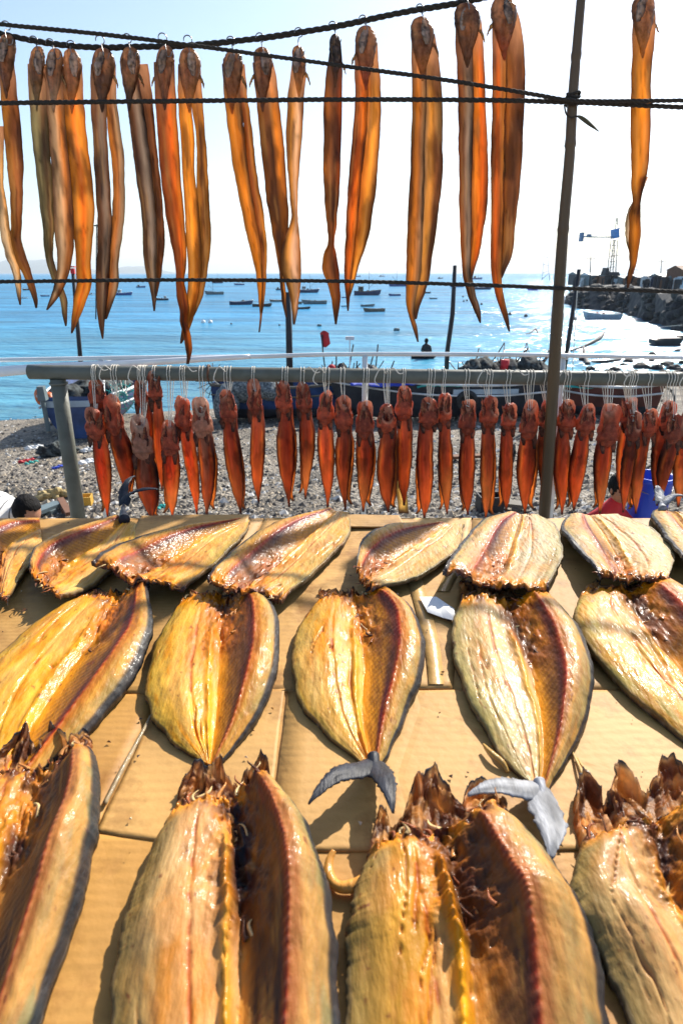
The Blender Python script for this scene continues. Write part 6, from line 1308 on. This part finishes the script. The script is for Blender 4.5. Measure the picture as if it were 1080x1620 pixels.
# blue bucket on a crate
b_ = atY(1021, 812, 4.9); gb = gz(b_[0], b_[1]); topz = atY(1021, 757, 4.9)[2]; k = mpp(4.9, 780)
root = thing('blue_bucket', 'tall bright blue plastic barrel behind the hanging fish', 'barrel', (b_[0], b_[1], gb)); 
P_bkt = mat('blue_plastic', (.012, .06, .55), .35, noise=.12, nscale=4)
pr = [(0, .12), (.0, .14), (.30, .150), (.31, .158), (.34, .158), (.35, .152), (.80, .160), (.97, .162), (.975, .17), (1.0, .17), (1.0, .155), (.9, .15), (.5, .14), (.5, .02)]
a = np.linspace(0, 2 * np.pi, 32, endpoint=False); G = np.array([np.stack([b_[0] + rr * np.cos(a), b_[1] + rr * np.sin(a), np.full(32, gb + .03 + f * (topz - gb))], 1) for f, rr in pr])
mb = MB(); mb.grid(G, closed=True); part(mb, 'tub', P_bkt, root)
mb = MB(); t_ = np.linspace(0, np.pi, 20); mb.tube(np.stack([b_[0] + .17 * np.cos(t_), b_[1] - .17 * np.sin(t_) * .9, topz - .05 - .05 * np.sin(t_)], 1), .005, 6); part(mb, 'handle', M_wire, root)

# ------------------------------------------------------------------ rocks, wrecks and driftwood in the shallows
M_wet = rock_mat('wet_rock', (.018, .019, .022), (.05, .047, .042))
RK = [(921, 570, 12), (934, 585, 14), (944, 588, 8), (950, 574, 7), (960, 588, 10), (971, 586, 16), (985, 578, 10), (993, 572, 14), (1004, 566, 12), (1012, 582, 22), (1006, 590, 14), (1029, 571, 9), (1030, 561, 12), (1038, 584, 20), (1048, 590, 14), (1055, 578, 18), (1066, 584, 22), (1074, 591, 16), (1080, 575, 14), (888, 588, 12), (905, 594, 10), (1062, 566, 10), (978, 593, 14), (1020, 594, 12), (1070, 555, 9)]
for q, (x, y, wd) in enumerate(RK):
    p = atz(x, y, SEA); s_ = wd * .5 * np.linalg.norm(p - CAM) / FPX; mb = MB(); rock(mb, p + [0, 0, s_ * .12], s_, 900 + q, flat=.5)
    tag(mb.build('shore_rock', M_wet, None, False), 'black rock standing in the shallows, one among many alike', 'rock', 'rocks in the shallows')
def wreck(pts, r0, label, nm='driftwood', cat='driftwood', m_=P_dark):
    mb = MB(); mb.tube([atz(x, y, SEA) + [0, 0, z] for x, y, z in pts], r0, 8, n=24); return tag(mb.build(nm, m_, None), label, cat)
wreck([(902, 556, .05), (925, 553, .25), (944, 550, .55), (951, 546, .75)], [.05, .08, .13, .09], 'long dark timber with a raised end beside the bamboo pole')
wreck([(932, 572, -.05), (950, 574, .05), (975, 573, .12), (982, 572, .1)], [.08, .09, .07, .04], 'low floating beam between black rocks')
wreck([(920, 562, .5), (924, 570, .2), (929, 577, .0)], [.08, .11, .14], 'stump standing at the end of a low beam')
wreck([(826, 529, -.02), (838, 528, .08), (846, 526, .25), (850, 528, .05)], [.02, .04, .08, .03], 'drifting branch in open water beside the bamboo pole')
def raft(x, y, wd, hp, label):
    p = atz(x, y, SEA); k = np.linalg.norm(p - CAM) / FPX; W_ = wd * k; H_ = hp * k; root = thing('raft', label, 'raft', p)
    V = np.array([(-.5, -.3, -.2), (.5, -.3, -.2), (.5, .3, -.2), (-.5, .3, -.2), (-.56, -.35, .75), (.5, -.35, 1.0), (.5, .35, 1.0), (-.56, .35, .75)]) * [W_, W_ * .8, H_] + p
    mb = MB(); mb.add(V, [(0, 3, 2, 1), (4, 5, 6, 7), (0, 1, 5, 4), (1, 2, 6, 5), (2, 3, 7, 6), (3, 0, 4, 7)]); part(mb, 'hull', P_black, root, False)
    mb = MB(); mb.box(p + [0, -W_ * .29, H_ * .92], (W_ * .98, .06, H_ * .14), ry=-.02); part(mb, 'rim', P_dark, root, False)
raft(1051, 546, 34, 10, 'black box-like raft floating below the breakwater')
raft(1078, 538, 12, 7, 'small black raft beyond the larger one at the border')
mb = MB(); mb.tube([atz(905, 540, SEA) + [0, 0, .02], atz(960, 535, SEA) + [0, 0, .5], atz(1010, 533, SEA) + [0, 0, .6], atz(1075, 531, SEA) + [0, 0, .8]], .018, 5, n=30); tag(mb.build('mooring_line', M_string, None), 'thin mooring line stretching over the water to the rafts', 'line')

# ------------------------------------------------------------------ litter and gear on the beach
def heap(px, py, wd, hp, m_, label, seed, name, cat):
    p = ground_at(px, py); k = np.linalg.norm(p - CAM) / FPX; mb = MB()
    for q in range(3): clump(mb, p + [(q - 1) * wd * .26 * k, .1 * q, hp * .25 * k], (wd * .30 * k, wd * .22 * k, hp * (.6 + .2 * (q == 1)) * k), seed + q, rough=.8)
    return tag(mb.build(name, m_, None), label, cat)
heap(88, 722, 46, 16, M_net, 'dark heap of fishing net on the beach beside the corner post', 70, 'net_heap', 'net')
heap(52, 712, 20, 5, M_float, 'white plastic bag lying on the dark beach', 73, 'plastic_bag', 'bag')
heap(138, 716, 20, 6, M_float, 'pale plastic sheet crumpled behind the corner post', 76, 'plastic_sheet', 'litter')
heap(40, 733, 16, 4, P_red, 'red scrap of cloth on the beach near the net heap', 79, 'cloth_scrap', 'litter')
heap(47, 735, 12, 3, P_teal, 'green scrap of netting beside the red cloth', 82, 'net_scrap', 'litter')
heap(93, 742, 16, 3, P_tarp, 'blue plastic scrap below the dark net heap', 85, 'plastic_scrap', 'litter')
heap(82, 792, 40, 12, mat('straw_heap', (.36, .27, .12), .9, noise=.4, nscale=15, bump=1, bscale=40), 'straw-coloured heap between the man and the corner post', 88, 'straw_heap', 'heap')
heap(255, 806, 18, 4, P_teal, 'teal scrap of net on the shingle behind hanging fish', 91, 'net_scrap', 'litter')
heap(136, 735, 24, 5, M_float, 'white crumpled plastic on sunlit shingle behind the corner post', 94, 'plastic_sheet', 'litter')
heap(806, 735, 22, 26, M_net, 'dark green gear heap behind the hanging fish near the bamboo pole', 97, 'gear_heap', 'heap')
heap(1068, 760, 30, 6, M_float, 'pale litter on shingle behind the last hanging fish', 99, 'plastic_sheet', 'litter')
def crate(px, py, wd, hp, m_, label, name='fish_crate', rz=.2):
    p = ground_at(px, py); k = np.linalg.norm(p - CAM) / FPX; W_, H_ = wd * k, hp * k; root = thing(name, label, 'crate', p); mb = MB()
    for sx, sy, dx, dy in ((0, -1, 1, .06), (0, 1, 1, .06), (-1, 0, .06, .8), (1, 0, .06, .8)): mb.box(np.array([sx * W_ * .5, sy * W_ * .38, H_ * .5]), (W_ * dx, W_ * dy, H_))
    mb.box((0, 0, .03), (W_ * .98, W_ * .74, .05)); part(place(mb, p, rz), 'box', m_, root, False)
    mb = MB()
    for sy in (-1, 1): mb.box((0, sy * W_ * .40, H_ * .96), (W_ * 1.06, W_ * .06, H_ * .10)); mb.box((0, sy * W_ * .405, H_ * .45), (W_ * 1.04, W_ * .05, H_ * .08))
    part(place(mb, p, rz), 'rim', m_, root, False)
crate(134, 800, 22, 13, P_yellow, 'yellow plastic crate behind the foot of the corner post')
crate(773, 806, 34, 26, P_dark, 'dark crate behind the hanging fish near the bamboo pole', rz=.1)
def plank(a_, b_, w_, m_, label):
    A_, B_ = ground_at(*a_) + [0, 0, .10], ground_at(*b_) + [0, 0, .10]; mb = MB(); d = B_ - A_; mb.box((A_ + B_) / 2, (np.linalg.norm(d), w_, .06), rz=math.atan2(d[1], d[0]), ry=-math.atan2(d[2], math.hypot(d[0], d[1])))
    mb.box((A_ + B_) / 2 - [0, 0, .06], (.12, w_ * 1.3, .07), rz=math.atan2(d[1], d[0])); return tag(mb.build('plank', m_, None, False), label, 'plank')
plank((712, 729), (762, 727), .16, P_rust, 'reddish brown plank lying on the shingle behind hanging fish')
plank((798, 803), (838, 808), .22, P_wood, 'grey wooden board beside the dark crate')
plank((98, 800), (112, 824), .10, P_rust, 'rusty brown board leaning near the yellow crate')
plank((60, 818), (95, 806), .20, P_grey, 'grey board lying before the bending man')

# ================================================================== HAZE over the bay
mb = MB(); mb.box((0, 7550, 87), (18400, 15300, 186)); hz_ = mb.build('haze', [], None, False)
mh = bpy.data.materials.new('haze'); mh.use_nodes = True; nh_ = mh.node_tree; nh_.nodes.clear(); oh = nh_.nodes.new('ShaderNodeOutputMaterial'); vh = nh_.nodes.new('ShaderNodeVolumePrincipled')
vh.inputs['Color'].default_value = (.80, .90, 1, 1); vh.inputs['Density'].default_value = 0.00016; vh.inputs['Anisotropy'].default_value = .2
nh_.links.new(vh.outputs[0], oh.inputs['Volume']); hz_.data.materials.append(mh); tag(hz_, kind='stuff')
